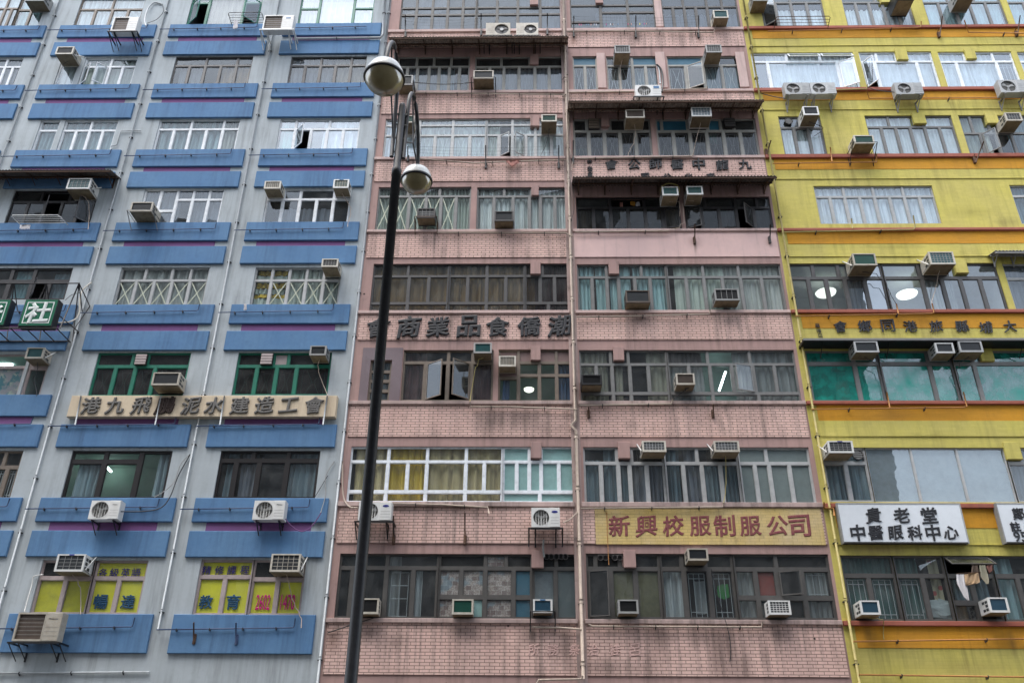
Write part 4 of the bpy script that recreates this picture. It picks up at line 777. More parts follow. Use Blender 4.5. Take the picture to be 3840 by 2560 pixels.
# pink building
condenser('10', 2110, 2335, 210, 322, 'old cream condenser with black fan above the awning, left one of the pair', fan='r', bars=0, case='cream_metal', tray='bb', hub=True, d=.55)
condenser('20', 38, 242, 210, 322, 'old cream condenser with black fan above the awning, right one of the pair', fan='r', bars=0, case='cream_metal', tray='bb', hub=True, d=.55)
ac('20', 1855, 1992, 95, 165, 'cream air conditioner with teal grille in the topmost pink right window', coil='coil_teal', hs=[('20', 1900, 190, .2), ('20', 1870, 230, .15), ('20', 1865, 270, .1)], d=.5)
ac('20', 945, 1088, 417, 487, 'grey meshed air conditioner over the middle window between white piers', case='grey_metal', grid=(6, 6, 'grey_metal'), hs=[('20', 985, 650, .1), ('20', 1003, 800, .1), ('20', 1005, 835, .12)], d=.6)
ac('20', 1786, 1932, 412, 482, 'grey meshed air conditioner over the right window between white piers', case='grey_metal', grid=(6, 6, 'grey_metal'), d=.6)
condenser('20', 1138, 1375, 780, 882, 'white condenser with round fan and blue badge above the rusty awning', bars=5, tray='bb', badge=('badge_sky', .1, .06), d=.5)
ac('10', 1995, 2182, 648, 722, 'black grilled air conditioner on a dark wire bracket below the striped awning', case='cream_metal', coil='coil_dark', tray='b', d=.55)
ac('10', 1300, 1436, 692, 780, 'grey air conditioner on a black bracket half hidden behind the upper lamp', case='grey_metal', tray='b', d=.5)
ac('20', 270, 412, 1052, 1116, 'cream air conditioner with dark teal grille at end of the curtained window', coil='coil_green', hs=[('20', 320, 1330, .1), ('20', 280, 1390, .1), ('20', 265, 1430, .13)], hmat='clip_dark', d=.65)
ac('20', 1046, 1222, 1006, 1082, 'dirty cream air conditioner with grey grille under the rusty awning, left one', case='cream_metal', coil='coil_brown', hs=[('20', 1140, 1290, .15), ('20', 1070, 1390, .12), ('20', 1065, 1450, .13)], d=.6)
ac('20', 1652, 1838, 985, 1068, 'white air conditioner with blue grid under the rusty awning, right one', case='white_metal', coil='coil_blue', grid=(6, 5, 'white_metal'), hs=[('20', 1690, 1280, .15), ('20', 1670, 1400, .12), ('20', 1660, 1430, .13)], d=.6)
ac('10', 1350, 1452, 1062, 1126, 'air conditioner with green grille behind the thin lamp arm', coil='coil_green', d=.6)
ac('11', 1476, 1642, 345, 432, 'brown rusted air conditioner with dark grid in front of taped panes', case='dark_metal', coil='coil_dark', grid=(4, 3, 'grey_metal'), tray='r', d=.42)
ac('11', 2190, 2365, 372, 462, 'broken black air conditioner below the white wrinkled curtain', case='dark_metal', coil='coil_dark', d=.42)
ac('21', 1383, 1532, 147, 226, 'white air conditioner with yellow hose looped over it beneath the dark awning', case='white_metal', coil='coil_teal', grid=(4, 5, 'coil_green'), hs=[('21', 1530, 260, .3), ('21', 1545, 330, .2), ('21', 1540, 420, .12)], d=.6)
ac('21', 1608, 1758, 142, 218, 'white air conditioner with teal grid right of the yellow hose', case='white_metal', coil='coil_teal', grid=(4, 5, 'coil_green'), hs=[('21', 1560, 260, .3), ('21', 1580, 400, .12), ('21', 1582, 515, .12), ('21', 1440, 548, .13)], d=.6)
ac('21', 1048, 1272, 1098, 1212, 'brown boxy air conditioner with small dark square in the teal curtain window', case='coil_brown', coil='coil_dark', d=.42)
ac('21', 1868, 2095, 1084, 1190, 'black air conditioner with vertical bars in the grey curtain window', case='grey_metal', coil='room_black', grid=(4, 1, 'grey_metal'), d=.42)
ac('12', 1998, 2165, 12, 106, 'air conditioner with teal slatted grille at the beam above the open brown sashes', coil='coil_teal', case='grey_metal', hs=[('12', 2030, 160, .25), ('12', 1985, 420, .1), ('12', 1965, 550, .12)], hmat='pipe_yellow', d=.5)
ac('22', -122, 36, 132, 228, 'cream air conditioner with fine mesh left of the lit green room', grid=(9, 7, 'cream_metal'), d=.45)
ac('22', 640, 828, 305, 396, 'all black air conditioner at the left end of cream curtains', case='black_metal', coil='room_black', d=.5)
ac('22', 1512, 1685, 292, 396, 'clean cream air conditioner in front of the grey curtains beside open sash', case='cream_metal', coil='coil_brown', hs=[('22', 1640, 415, .35), ('22', 1500, 510, .12), ('22', 1480, 540, .12)], hmat='clip_dark', d=.45)
ac('22', 1200, 1420, 912, 1012, 'wide air conditioner with grid and white strut, left of two above streaked panes', grid=(7, 5, 'light_frame'), strut='l', d=.52)
ac('22', 1862, 2095, 912, 1012, 'wide air conditioner with grid and yellow hose, right of two above streaked panes', grid=(7, 5, 'light_frame'), strut='l', hs=[('22', 1965, 1200, .15), ('22', 1968, 1350, .1), ('22', 1945, 1480, .12)], hmat='pipe_yellow', d=.52)
condenser('12', 933, 1238, 1472, 1640, 'white condenser with blue oval badge behind the lamp post', bars=5, tray='bb', badge=('oval', .085, .035), text=('Carrier', 'letter_white', .11), d=.5)
condenser('22', 178, 442, 1524, 1702, 'white condenser with blue oval badge beside the beige drain pipe', bars=5, tray='bb', badge=('oval', .085, .035), text=('Carrier', 'letter_white', .11), d=.5)
ac('13', 925, 1122, 788, 932, 'black faced air conditioner right against the lamp post, white frame', case='cream_metal', coil='room_black', d=.35)
ac('13', 1798, 1995, 796, 936, 'black faced air conditioner below two newspapered sashes', case='cream_metal', coil='coil_green', d=.35)
ac('23', 193, 373, 797, 922, 'white framed air conditioner with dark blue coil on black bracket', case='white_metal', coil='coil_blue', tray='b', d=.35, badge='badge_sky')
ac('23', 978, 1165, 800, 928, 'black faced air conditioner below the olive papered panes', case='grey_metal', coil='room_black', d=.38)
ac('23', 1618, 1808, 330, 442, 'cream air conditioner hanging under the yellow painted shop sign', case='cream_metal', coil='coil_dark', d=.48)
ac('33', 14, 218, 808, 938, 'white air conditioner with white grid beside the red board', case='white_metal', coil='coil_dark', grid=(6, 5, 'white_metal'), d=.38)
# yellow building
ac('20', 2215, 2352, -80, 8, 'air conditioner cut by the top edge at the left of the yellow building', case='grey_metal', d=.6)
ac('30', 1192, 1345, -95, 2, 'black air conditioner cut by the top edge over the second yellow building window', case='black_metal', coil='room_black', d=.75)
ac('30', 1740, 1890, -85, -4, 'air conditioner cut by the top edge over the teal curtained window', case='grey_metal', d=.6)
condenser('30', 163, 398, 758, 862, 'grey condenser with round fan, left one of the touching pair', bars=0, tray='g', case='light_frame', d=.5)
condenser('30', 402, 636, 757, 860, 'grey condenser with round fan, right one of the touching pair', bars=0, tray='g', case='light_frame', d=.5)
condenser('30', 1183, 1438, 758, 862, 'grey condenser standing alone below the open white sash', bars=0, tray='g', case='light_frame', d=.5)
condenser('30', 2145, 2400, 732, 846, 'grey condenser at the right edge below the white windows', bars=0, tray='g', case='light_frame', d=.5)
ac('30', 330, 474, 978, 1056, 'cream air conditioner with blank dark face under the two touching condensers', case='white_metal', coil='coil_dark', strut='', hs=[('30', 480, 1150, .3), ('30', 520, 1190, .05), ('30', 420, 1255, .02)], hmat='clip_dark', d=.6)
ac('30', 800, 985, 1243, 1318, 'cream air conditioner with dark green face on a black framed tray', coil='coil_green', tray='b', d=.62)
ac('30', 2195, 2345, 1035, 1108, 'cream air conditioner with dark grid over the open black sash', grid=(5, 4, 'grey_metal'), d=.6)
ac('31', 793, 1008, 760, 868, 'white air conditioner with plain green face and strut on its left', case='cream_metal', coil='coil_green', strut='l', hs=[('31', 1050, 950, .2), ('31', 1120, 1130, .1), ('31', 1180, 1225, .12)], hmat='clip_dark', d=.62)
ac('31', 1498, 1730, 744, 858, 'cream air conditioner with teal grid and strut left of the hanging block', case='cream_metal', coil='coil_teal', grid=(7, 5, 'grey_metal'), strut='l', hs=[('31', 1560, 950, .2), ('31', 1550, 1070, .08), ('31', 1505, 1180, .1), ('31', 1505, 1225, .12)], hmat='pipe_beige', d=.62)
ac('32', 805, 1025, -2, 98, 'dark faced air conditioner under the black ledge over teal glass, leftmost of three', case='light_frame', coil='coil_dark', hs=[('32', 985, 190, .2), ('32', 1040, 260, .1), ('32', 1078, 490, .05)], hmat='clip_dark', d=.5)
ac('32', 1552, 1722, 12, 106, 'dark faced air conditioner under the black ledge over teal glass, middle of three', case='light_frame', coil='coil_dark', d=.5)
ac('32', 1768, 1985, -4, 96, 'dark faced air conditioner under the black ledge beside the yellow block, rightmost of three', case='light_frame', coil='coil_dark', hs=[('32', 1720, 220, .2), ('32', 1760, 350, .1), ('32', 1775, 490, .05)], hmat='clip_dark', d=.5)
ac('32', 563, 795, 912, 1022, 'white air conditioner with blue black grid and long white strut beside round vent', case='white_metal', coil='coil_dark', grid=(5, 4, 'grey_metal'), strut='lr', badge='badge_blue', d=.6)
ac('33', 862, 1042, 808, 938, 'white air conditioner with deep blue face in the teal grille window', case='white_metal', coil='coil_blue', tray='', hs=[('33', 1050, 970, .3), ('33', 1070, 1020, .1), ('33', 1055, 1075, .03), ('33', 1065, 1165, .05)], hmat='pipe_yellow', d=.5)
ac('33', 2048, 2228, 780, 918, 'white air conditioner with deep blue spotted face next to the laundry', case='white_metal', coil='coil_blue', d=.5)

# ------------------------------------------------------------------ drain pipes and conduits (parts of their buildings)
def pipe(bl, pts, r, mat, d=.06, clip='clip_dark', step=1.1, name='drain_pipe'):
    ps = [P(*q, d) if len(q) == 3 else P(*q) for q in pts]
    mb = MB(); mb.tube(ps, r, mat, n=7)
    for a, b in zip(ps, ps[1:]):
        L_ = (b-a).length; n_ = int(L_/step)
        for i in range(1, n_+1):
            c = a.lerp(b, (i-.5)/n_); v = (b-a).normalized(); mb.tube([c-v*.012, c+v*.012], r*1.5, clip, n=7)
            mb.box(c.x-.008, c.x+.008, c.y, -.0, c.z-.012-(.05 if abs(v.x) > .7 else 0), c.z+.012, clip)
    return mb.build(name, BLD[bl])
def vpipe(bl, x, z0, z1, r, mat, d=.05, name='drain_pipe', step=1.6, clip='clip_dark'):
    mb = MB(); mb.tube([(x, -d, z0), (x, -d, z1)], r, mat, n=8); z = z0+.5
    while z < z1: mb.tube([(x, -d, z-.03), (x, -d, z+.03)], r*1.35, mat, n=8); mb.box(x-.06, x+.07, -d-.01, 0, z-.075, z-.05, clip); z += step
    return mb.build(name, BLD[bl])
ZLOW = PD(344, 1541).z
for x, zb_ in ((-18.77, 3.0), (-14.34, ZLOW), (-9.89, PD(365, 1445).z)): vpipe('blue', x, zb_, 34, .026, 'pipe_white', .05, step=1.61)
for k in range(8):                                     # thin conduits across the blue bands
    y = [64, 203, 355, 527, 716, 977, 1168, 1445][k]
    for c, (a, b_) in enumerate(((-22.8, -19.3), (-18.77, -15.0), (-14.34, -10.65), (-9.89, -6.3))):
        z = PD(700, y, .14).z; sc = .994; d = .14; mb = MB(); rise = .05 if c > 0 else 0
        p0, p1 = Vector((a if c else a, -d, z-.02)), Vector((b_*sc, -d, z+rise))
        mb.tube([p0, p1], .017, 'pipe_blue', n=6)
        if not (k in (0,) and c == 3): mb.tube([p1, p1+Vector((.03, 0, .02)), p1+Vector((.04, .015, .24))], .016, 'pipe_blue', n=6)
        for i in range(4):
            xx = p0.x+(p1.x-p0.x)*(i+.6)/4.1; zz = p0.z+(p1.z-p0.z)*(i+.6)/4.1; mb.box(xx-.012, xx+.012, -d-.02, -.08, zz-.05, zz+.02, 'clip_dark')
        mb.build('conduit', blue)
for (t_, a, b_) in (('02', 745, 690), ('02', 1480, 1425), ('02', 2062, 2020), ('12', 655, 615)):          # white down pipes over the cream sign
    pipe('blue', [(t_, a, 500, .235), (t_, b_, 765, .235)], .022, 'pipe_white', step=9)
pipe('blue', [('10', 1190, -60, .12), ('10', 1165, 320, .12), ('10', 1140, 350, .12), ('10', 350, 358, .12)], .05, 'pipe_white', step=2)
pipe('blue', [('03', -60, 1478, .05), ('03', 1372, 1465, .05)], .026, 'pipe_white')
pipe('blue', [('00', 1020, 1345, .05), ('00', 1070, 1335, .05), ('00', 1110, 1205, .05), ('00', 1295, 1198, .05)], .022, 'pipe_white', step=9)
vpipe('blue', -5.47, 3, 33, .03, 'pipe_white', .03, step=1.61)
# beige stack of the pink building with its jog
zj = [PD(0, 784+y/4).z for y in (735, 775, 825)]
mb = MB(); mb.tube([(1.41, -.10, PD(0, 1176+1500/4).z), (1.41, -.10, zj[2]), (1.27, -.10, zj[1]), (1.41, -.10, zj[0]), (1.41, -.10, 26.9), (1.41, -.10, 34)], .045, 'pipe_beige', n=8)
for z in np.arange(5, 33, 1.58): mb.tube([(1.41, -.10, z-.05), (1.41, -.10, z+.05)], .056, 'pipe_beige', n=8); mb.box(1.34, 1.48, -.06, 0, z-.09, z-.06, 'clip_dark')
mb.build('drain_pipe', pink)
for pts in ([('20', 505, 292), ('20', 870, 286), ('20', 1850, 300), ('20', 1866, 268)], [('20', 525, 850), ('20', 1140, 842)], [('20', 1390, 830), ('20', 1785, 815), ('20', 1795, 800)],
            [('10', 1420, 852), ('10', 2850, 870), ('10', 2815, 888), ('20', 500, 890)], [('10', 1500, 1460), ('10', 2000, 1500), ('10', 2350, 1485), ('20', 490, 1470)], [('20', 590, 1458), ('20', 1655, 1436), ('20', 1665, 1412)],
            [('11', 1665, 570), ('21', 495, 572), ('21', 530, 598), ('21', 560, 602)], [('21', 580, 564), ('21', 1440, 553)], [('21', 595, 1345), ('21', 1812, 1318), ('21', 1820, 1280)],
            [('12', 1967, 560), ('12', 1970, 598), ('12', 2352, 600), ('22', 598, 622)], [('22', 622, 586), ('22', 1465, 573), ('22', 1476, 532)], [('22', 636, 1532), ('22', 1935, 1520), ('22', 1946, 1480)],
            [('12', 1235, 1488), ('12', 1700, 1498), ('12', 2130, 1522), ('12', 2140, 1580)], [('23', 700, 1030), ('23', 740, 1045), ('23', 2290, 1053), ('23', 2302, 1010)], [('23', 185, 1053), ('23', 470, 1060), ('23', 640, 1074)],
            [('23', 648, 1500), ('23', 635, 1530), ('23', 245, 1537), ('23', 225, 1575), ('23', 222, 1640)]):
    pipe('pink', [q + (.13,) for q in pts], .026, 'pipe_beige')
vpipe('yellow', 8.47, 3, 33, .035, 'pipe_yellow', .10, step=1.58)
for pts, m_ in (([('30', 0, 290), ('30', 1360, 257), ('30', 1405, 250), ('30', 1408, 200)], 'pipe_orange'), ([('30', 1805, 190), ('30', 1842, 300), ('30', 2500, 310)], 'pipe_orange'), ([('30', -60, 850), ('30', 150, 842)], 'pipe_orange'), ([('30', 600, 828), ('30', 905, 818), ('30', 912, 780)], 'pipe_yellow'),
            ([('30', 905, 830), ('30', 930, 905), ('30', 2400, 898)], 'pipe_orange'), ([('30', 45, 1503), ('30', 1000, 1490), ('30', 995, 1415)], 'pipe_orange'), ([('30', 572, 1355), ('30', 588, 1485)], 'pipe_orange'), ([('31', 145, 565), ('31', 1335, 541), ('31', 1352, 520), ('31', 1335, 412)], 'pipe_yellow'), ([('31', 768, 440), ('31', 776, 530)], 'pipe_yellow'),
            ([('31', 250, 1335), ('31', 1500, 1312), ('31', 1525, 1300), ('31', 1508, 1220)], 'pipe_orange'), ([('31', 1180, 1222), ('31', 1198, 1312)], 'pipe_orange'), ([('32', 400, 622), ('32', 1790, 606), ('32', 1828, 595), ('32', 1795, 465)], 'pipe_orange'), ([('32', 1092, 465), ('32', 1120, 610)], 'pipe_orange'),
            ([('33', 785, 1185), ('33', 2420, 1160)], 'pipe_orange'), ([('33', 835, 1490), ('33', 2420, 1512)], 'pipe_orange'), ([('32', 515, 1475), ('32', 525, 1525), ('32', 600, 1530), ('32', 610, 1600)], 'pipe_orange')):
    pipe('yellow', [q + (.14,) for q in pts], .022, m_, step=1.6)

# ------------------------------------------------------------------ signs and lettering
p, q = P('02', 608, 690, .2), P('12', 747, 500, .2)
zs0, zs1 = P('02', 1200, 689, .2).z, P('02', 1200, 495, .2).z
s1 = thing('sign_board', 'long cream sign board with raised grey characters under the green windows', 'sign', (-10.05, -.1, 12.1))
MB().rbox(p.x, q.x, -.2, 0, zs0, zs1, 'cream_panel', .01).build('board', s1)
for t_, ch, x in (('02', '港', 840), ('02', '九', 1062), ('02', '飛', 1300), ('02', '鵬', 1520), ('02', '泥', 1757), ('02', '水', 1970), ('02', '建', 2205), ('12', '造', 82), ('12', '工', 303), ('12', '會', 535)):
    o = char(ch, t_, x, 590 if t_ == '02' else 585, 172, .2, 'letter_burnt' if ch == '鵬' else 'letter_grey', s1, .022, .02, rot=0, brush=.012)
    if ch == '鵬': o['label'] = 'burnt black character'
p = P('11', 1680, 1440)
s2 = thing('wall_lettering', 'big raised black brush characters on pink tiles behind the lamp post', 'lettering', (p.x, -.03, p.z-.4))
for t_, ch, x, y in (('11', '會', 1125, 1440), ('11', '商', 1405, 1440), ('11', '業', 1675, 1437), ('11', '品', 1957, 1430), ('11', '食', 2220, 1437), ('21', '僑', 160, 1433), ('21', '潮', 435, 1430)):
    char(ch, t_, x, y, 215, .035, 'letter_black', s2, .026, .025, brush=.018)
p = P('20', 1515, 1515)
s3 = thing('wall_lettering', 'small raised black characters on pink tiles above the dark awning, two lines', 'lettering', (p.x, -.03, p.z-.3))
for ch, x, y in (('會', 912, 1515), ('公', 1122, 1515), ('師', 1320, 1508), ('醫', 1518, 1515), ('中', 1715, 1510), ('龍', 1930, 1520), ('九', 2140, 1515)): char(ch, '20', x, y, 118, .035, 'letter_black', s3, .024, .018, brush=.018)
for ch, x, y in (('司', 1222, 58), ('公', 1424, 58), ('北', 1620, 55), ('高', 1822, 58)): char(ch, '21', x, y, 75, .035, 'letter_black', s3, .024, .018, brush=.016)
for ch, x, y in (('林', 712, 1488), ('宅', 714, 1550)): char(ch, '20', x, y, 46, .035, 'letter_black', s3, .016, .012)
for ch, x, y in (('文', 716, 12), ('題', 716, 50)): char(ch, '21', x, y, 46, .035, 'letter_black', s3, .016, .012)
p = P('31', 1400, 1430)
s4 = thing('wall_lettering', 'black brush characters painted across the orange and yellow band', 'lettering', (p.x, -.03, p.z-.3))
for ch, x, y in (('會', 665, 1430), ('鄉', 890, 1427), ('同', 1100, 1422), ('港', 1308, 1430), ('旅', 1545, 1427), ('縣', 1782, 1427), ('埔', 2000, 1440), ('大', 2222, 1430)): char(ch, '31', x, y, 128, .035, 'letter_black', s4, .024, .002, brush=.018)
for ch, x, y in (('羅', 455, 1422), ('鳴', 468, 1470), ('白', 480, 1512)): char(ch, '31', x, y, 42, .035, 'letter_black', s4, .01, .002)
xl, xr = P('23', 768, 200).x, P('33', 512, 200).x
zs0, zs1 = P('23', 1600, 294, .04).z, P('22', 1600, 1530, .04).z
s5 = thing('painted_sign', 'peeling yellow sign painted on tiles with maroon characters', 'sign', ((xl+xr)/2, 0, zs0))
MB().box(xl, xr, -.045, -.0, zs0, zs1, 'peeling_sign').build('board', s5)
for t_, ch, x in (('23', '新', 985), ('23', '興', 1235), ('23', '校', 1482), ('23', '服', 1730), ('23', '制', 1952), ('23', '服', 2190), ('33', '公', 85), ('33', '司', 290)): char(ch, t_, x, 125, 200, .048, 'letter_maroon', s5, .026, .0005, brush=.016)
def lightbox(xl, xr, yt, yb, label, d=.2):
    a = P(*xl, d); b_ = P(*xr, d); z0, z1 = P(*yb, d).z, P(*yt, d).z
    r_ = thing('light_box', label, 'sign', ((a.x+b_.x)/2, -d+.17, z0))
    MB().rbox(a.x+.03, b_.x-.03, -d, -d+.03, z0+.03, z1-.03, 'sign_white', .006).build('face', r_)
    f = MB(); e = .035
    f.box(a.x, a.x+e, -d-.008, -.02, z0, z1, 'grey_metal'); f.box(b_.x-e, b_.x, -d-.008, -.02, z0, z1, 'light_frame'); f.box(a.x+e, b_.x-e, -d-.008, -.02, z0, z0+e, 'dark_metal'); f.box(a.x+e, b_.x-e, -d-.008, -.02, z1-e, z1, 'light_frame'); f.build('frame', r_)
    return r_
s6 = lightbox(('33', 690, 283), ('33', 1852, 283), ('32', 1100, 1482), ('33', 1100, 283), 'white light box sign with two rows of black characters')
for ch, x in (('貴', 968), ('老', 1225), ('堂', 1480)): char(ch, '33', x, 28, 150, .205, 'letter_navy' if 0 else 'letter_black', s6, .022, .006, brush=.016)
for ch, x in (('中', 825), ('醫', 990), ('眼', 1175), ('科', 1350), ('中', 1515), ('心', 1680)): char(ch, '33', x, 185, 138, .205, 'letter_black', s6, .022, .006, brush=.016)
s7 = lightbox(('33', 2182, 283), ('33', 3300, 283), ('32', 2400, 1482), ('33', 2400, 283), 'white light box sign cut off by the right edge')
char('鄭', '33', 2300, 12, 112, .205, 'letter_black', s7, .022, .006, brush=.016); char('註', '33', 2272, 130, 92, .205, 'letter_black', s7, .022, .006, brush=.016); char('95', '33', 2318, 222, 120, .205, 'letter_black', s7, .012, .006)
# green light boxes in a steel cage
def greenbox(xl, xr, yt, yb, label, ch, d=1.0):
    a, b_ = P('01', xl, yb, d).x, P('01', xr, yb, d).x; z0, z1 = P('01', max(xl, 0), yb, d).z, P('01', max(xl, 0), yt, d).z
    r_ = thing('light_box', label, 'sign', ((a+b_)/2, -d+.15, z0), 'green light boxes')
    MB().box(a, b_, -d+.006, -d+.28, z0, z1, 'black_metal').build('case', r_)
    f = MB(); e = .05; f.rbox(a+.02, b_-.02, -d-.006, -d+.005, z0+.02, z1-.02, 'sign_green', .004); f.build('face', r_)
    g = MB(); i0, i1, j0, j1 = a+.10, b_-.10, z0+.10, z1-.10; y0, y1 = -d-.012, -d-.007
    g.box(i0, i1, y0, y1, j0, j0+.03, 'letter_white'); g.box(i0, i1, y0, y1, j1-.03, j1, 'letter_white'); g.box(i0, i0+.03, y0, y1, j0+.03, j1-.03, 'letter_white'); g.box(i1-.03, i1, y0, y1, j0+.03, j1-.03, 'letter_white'); g.build('border', r_)
    if ch: char(ch, '01', (xl+xr)/2+35, (yt+yb)/2+0, 225, d+.012, 'letter_white', r_, .034, .002, brush=.012)
    else:
        m2 = MB(); cx, cz = b_-.24, (z0+z1)/2; m2.tube([(cx-.05, -d-.012, cz+.22), (cx+.02, -d-.012, cz+.15)], .05, 'letter_white', n=8); m2.box(cx-.5, cx+.08, -d-.016, -d-.008, cz-.02, cz+.07, 'letter_white'); m2.tube([(cx+.0, -d-.012, cz), (cx-.2, -d-.012, cz-.3)], .045, 'letter_white', n=8); m2.build('stroke', r_)
    return r_
g1 = greenbox(160, 470, 1182, 1428, 'green light box with white border and one white character, in steel cage', '社')
g2 = greenbox(-280, 32, 1182, 1420, 'green light box cut by the left edge, showing only white strokes', None)
cg = thing('sign_cage', 'rusty dark steel cage holding the green light boxes', 'sign frame', (P('01', 200, 1450).x, 0, P('01', 200, 1450).z))
ca, cb_ = P('01', -330, 1440, .95).x, P('01', 520, 1440, .95).x; cz0, cz1 = P('01', 200, 1440, .95).z, P('01', 600, 1045, .55).z
mb = MB(); zz = cz0-.02
mb.tube([(ca, -.95, zz), (cb_, -.95, zz)], .03, 'dark_metal', n=4); mb.tube([(ca, -.1, zz), (cb_, -.1, zz)], .025, 'dark_metal', n=4)
for i in range(7): xx = ca+(cb_-ca)*i/6; mb.tube([(xx, -.97, zz), (xx, -.02, zz)], .022, 'dark_metal', n=4)
mb.build('floor_frame', cg)
mb = MB(); hi = cz1; mb.tube([(ca, -.62, hi), (cb_+.12, -.62, hi)], .022, 'dark_metal', n=4)
for xx in (cb_+.1, cb_-.95, cb_-2.0):
    mb.tube([(xx, -.93, zz), (xx, -.62, hi)], .025, 'dark_metal', n=4); mb.tube([(xx, -.62, hi), (xx+.02, -.03, hi-.75)], .02, 'dark_metal', n=4); mb.tube([(xx, -.62, hi), (xx, -.1, zz)], .02, 'dark_metal', n=4)
mb.tube([(cb_+.1, -.62, hi), (cb_+.3, -.02, hi-.5)], .018, 'dark_metal', n=4); mb.tube([(cb_+.3, -.02, hi-.5), (cb_+.12, -.25, zz+.3)], .018, 'dark_metal', n=4); mb.tube([(cb_-.1, -.9, zz+.5), (cb_+.2, -.05, zz+.35)], .018, 'dark_metal', n=4); mb.build('rail', cg)
# lettering stuck on the yellow window films
s8 = thing('window_lettering', 'navy and teal characters on the yellow window films, left window', 'lettering', (P('03', 1030, 930).x, .07, P('03', 1030, 930).z))
for ch, x in (('各', 947), ('級', 1050), ('英', 1152), ('語', 1250)): char(ch, '03', x, 553, 84, -.076, 'letter_navy', s8, .014, .0005)
for ch, x in (('暢', 925), ('達', 1175)): char(ch, '03', x, 820, 130, -.076, 'letter_teal', s8, .030, .0005)
s9 = thing('window_lettering', 'purple, teal and pink characters with telephone number on the right yellow films', 'lettering', (P('13', -200, 930).x, .07, P('13', -200, 930).z))
for ch, x in (('精', 1898), ('修', 2015), ('課', 2130), ('程', 2248)): char(ch, '03', x, 530, 84, -.076, 'letter_navy', s9, .014, .0005)
for ch, x in (('教', 1892), ('育', 2142)): char(ch, '03', x, 822, 130, -.076, 'letter_teal', s9, .026, .0005)
char('2602', '13', 64, 824, 132, -.076, 'letter_pink', s9, .016, .0005, hpx=145); char('1470', '13', 292, 824, 132, -.076, 'letter_pink', s9, .016, .0005, hpx=145)
s10 = thing('wall_lettering', 'faint ghost characters left on dirty pink tiles near the bottom', 'lettering', (P('23', 660, 1260).x, -.03, P('23', 660, 1300).z))
for ch, x in (('所', 200), ('務', 378), ('祭', 575), ('治', 745), ('桂', 945), ('呂', 1130)): char(ch, '23', x, 1262, 105, .033, 'letter_faint', s10, .02, .001, brush=.012)

# ------------------------------------------------------------------ awnings
def awning(tl, xl, tr, xr, yf, yb, d, label, mat='roof_sheet', frame='rust_metal', n=7, tf=None, tb=None, pitch=.11, brk=.35):
    tf = tf or tl; tb = tb or tl
    zf, zb = P(tf, 800, yf, d).z, P(tb, 800, yb, 0).z
    x0, x1 = P(tl, xl, yf, d).x, P(tr, xr, yf, d).x
    r_ = thing('awning', label, 'awning', ((x0+x1)/2, 0, zb))
    mb = MB(); k = mb.mi(mat); N = int((x1-x0)/pitch*6); th = .012
    for i in range(N+1):
        x = x0+(x1-x0)*i/N; c = .022*math.sin(2*math.pi*i/6); c += random.uniform(-.002, .002)
        for (yy, z) in ((-d, zf), (0, zb)): mb.v.append((x, yy, z+c)); mb.v.append((x, yy, z+c+th))
    for i in range(N):
        a, b = 4*i, 4*(i+1)
        for f in ((a, b, b+2, a+2), (a+1, a+3, b+3, b+1), (a, a+1, b+1, b)): mb.sm.add(len(mb.f)); mb.f.append(f); mb.m.append(k)
    mb.build('sheet', r_)
    f = MB(); f.box(x0, x1, -d+.02, -d+.06, zf-.07, zf-.024, frame); f.box(x0, x1, -.35*d-.02, -.35*d+.02, zb+(zf-zb)*.35-.07, zb+(zf-zb)*.35-.024, frame); f.build('purlin', r_)
    for i in range(n):
        x = x0+(x1-x0)*(i+.25)/(n-.5); g = MB(); g.tube([(x, -d+.04, zf-.06), (x, -.02, zb-.05)], .018, frame, n=4); g.tube([(x, -d*.6, zb+(zf-zb)*.6-.06), (x, -.02, zb-brk)], .016, frame, n=4); g.box(x-.02, x+.02, -.03, 0, zb-brk-.06, zb-.04, frame); g.build('bracket', r_)
    return r_
awning('10', 1215, '20', 522, 346, 438, .85, 'old corrugated sheet awning above the upper left pink windows', 'roof_rust')
awning('20', 520, '20', 2318, 926, 1030, .85, 'rusty corrugated awning across the right pink windows, under the white condenser', 'roof_rust', n=9)
awning('21', 558, '31', 84, 56, 138, .85, 'dark corrugated awning directly below the small black lettering', n=8, tf='21', tb='21')
awning('01', -300, '01', 1012, -8, 80, .8, 'dark corrugated awning at the left edge over a black window', n=6, tf='01', tb='01')
awning('31', 2090, '31', 2700, 740, 792, .5, 'small grey metal awning at the right edge of yellow building', 'grey_metal', 'grey_metal', n=4)
x0, x1 = P('31', 322, 1550, .5).x, 20.5; zf = P('31', 1200, 1552, .5).z
lg = thing('canopy', 'flat black ledge canopy under the painted black characters', 'canopy', ((x0+x1)/2, 0, zf))
MB().rbox(x0, x1, -.5, 0, zf-.05, zf+.03, 'black_metal', .01).build('slab', lg); MB().box(x0, x1, -.515, -.501, zf-.02, zf+.05, 'grey_frame').build('trim', lg)
for i in range(6): xx = x0+.6+(x1-x0)*i/6; MB().tube([(xx, -.45, zf-.06), (xx, -.02, zf-.4)], .016, 'black_metal', n=4).build('bracket', lg)

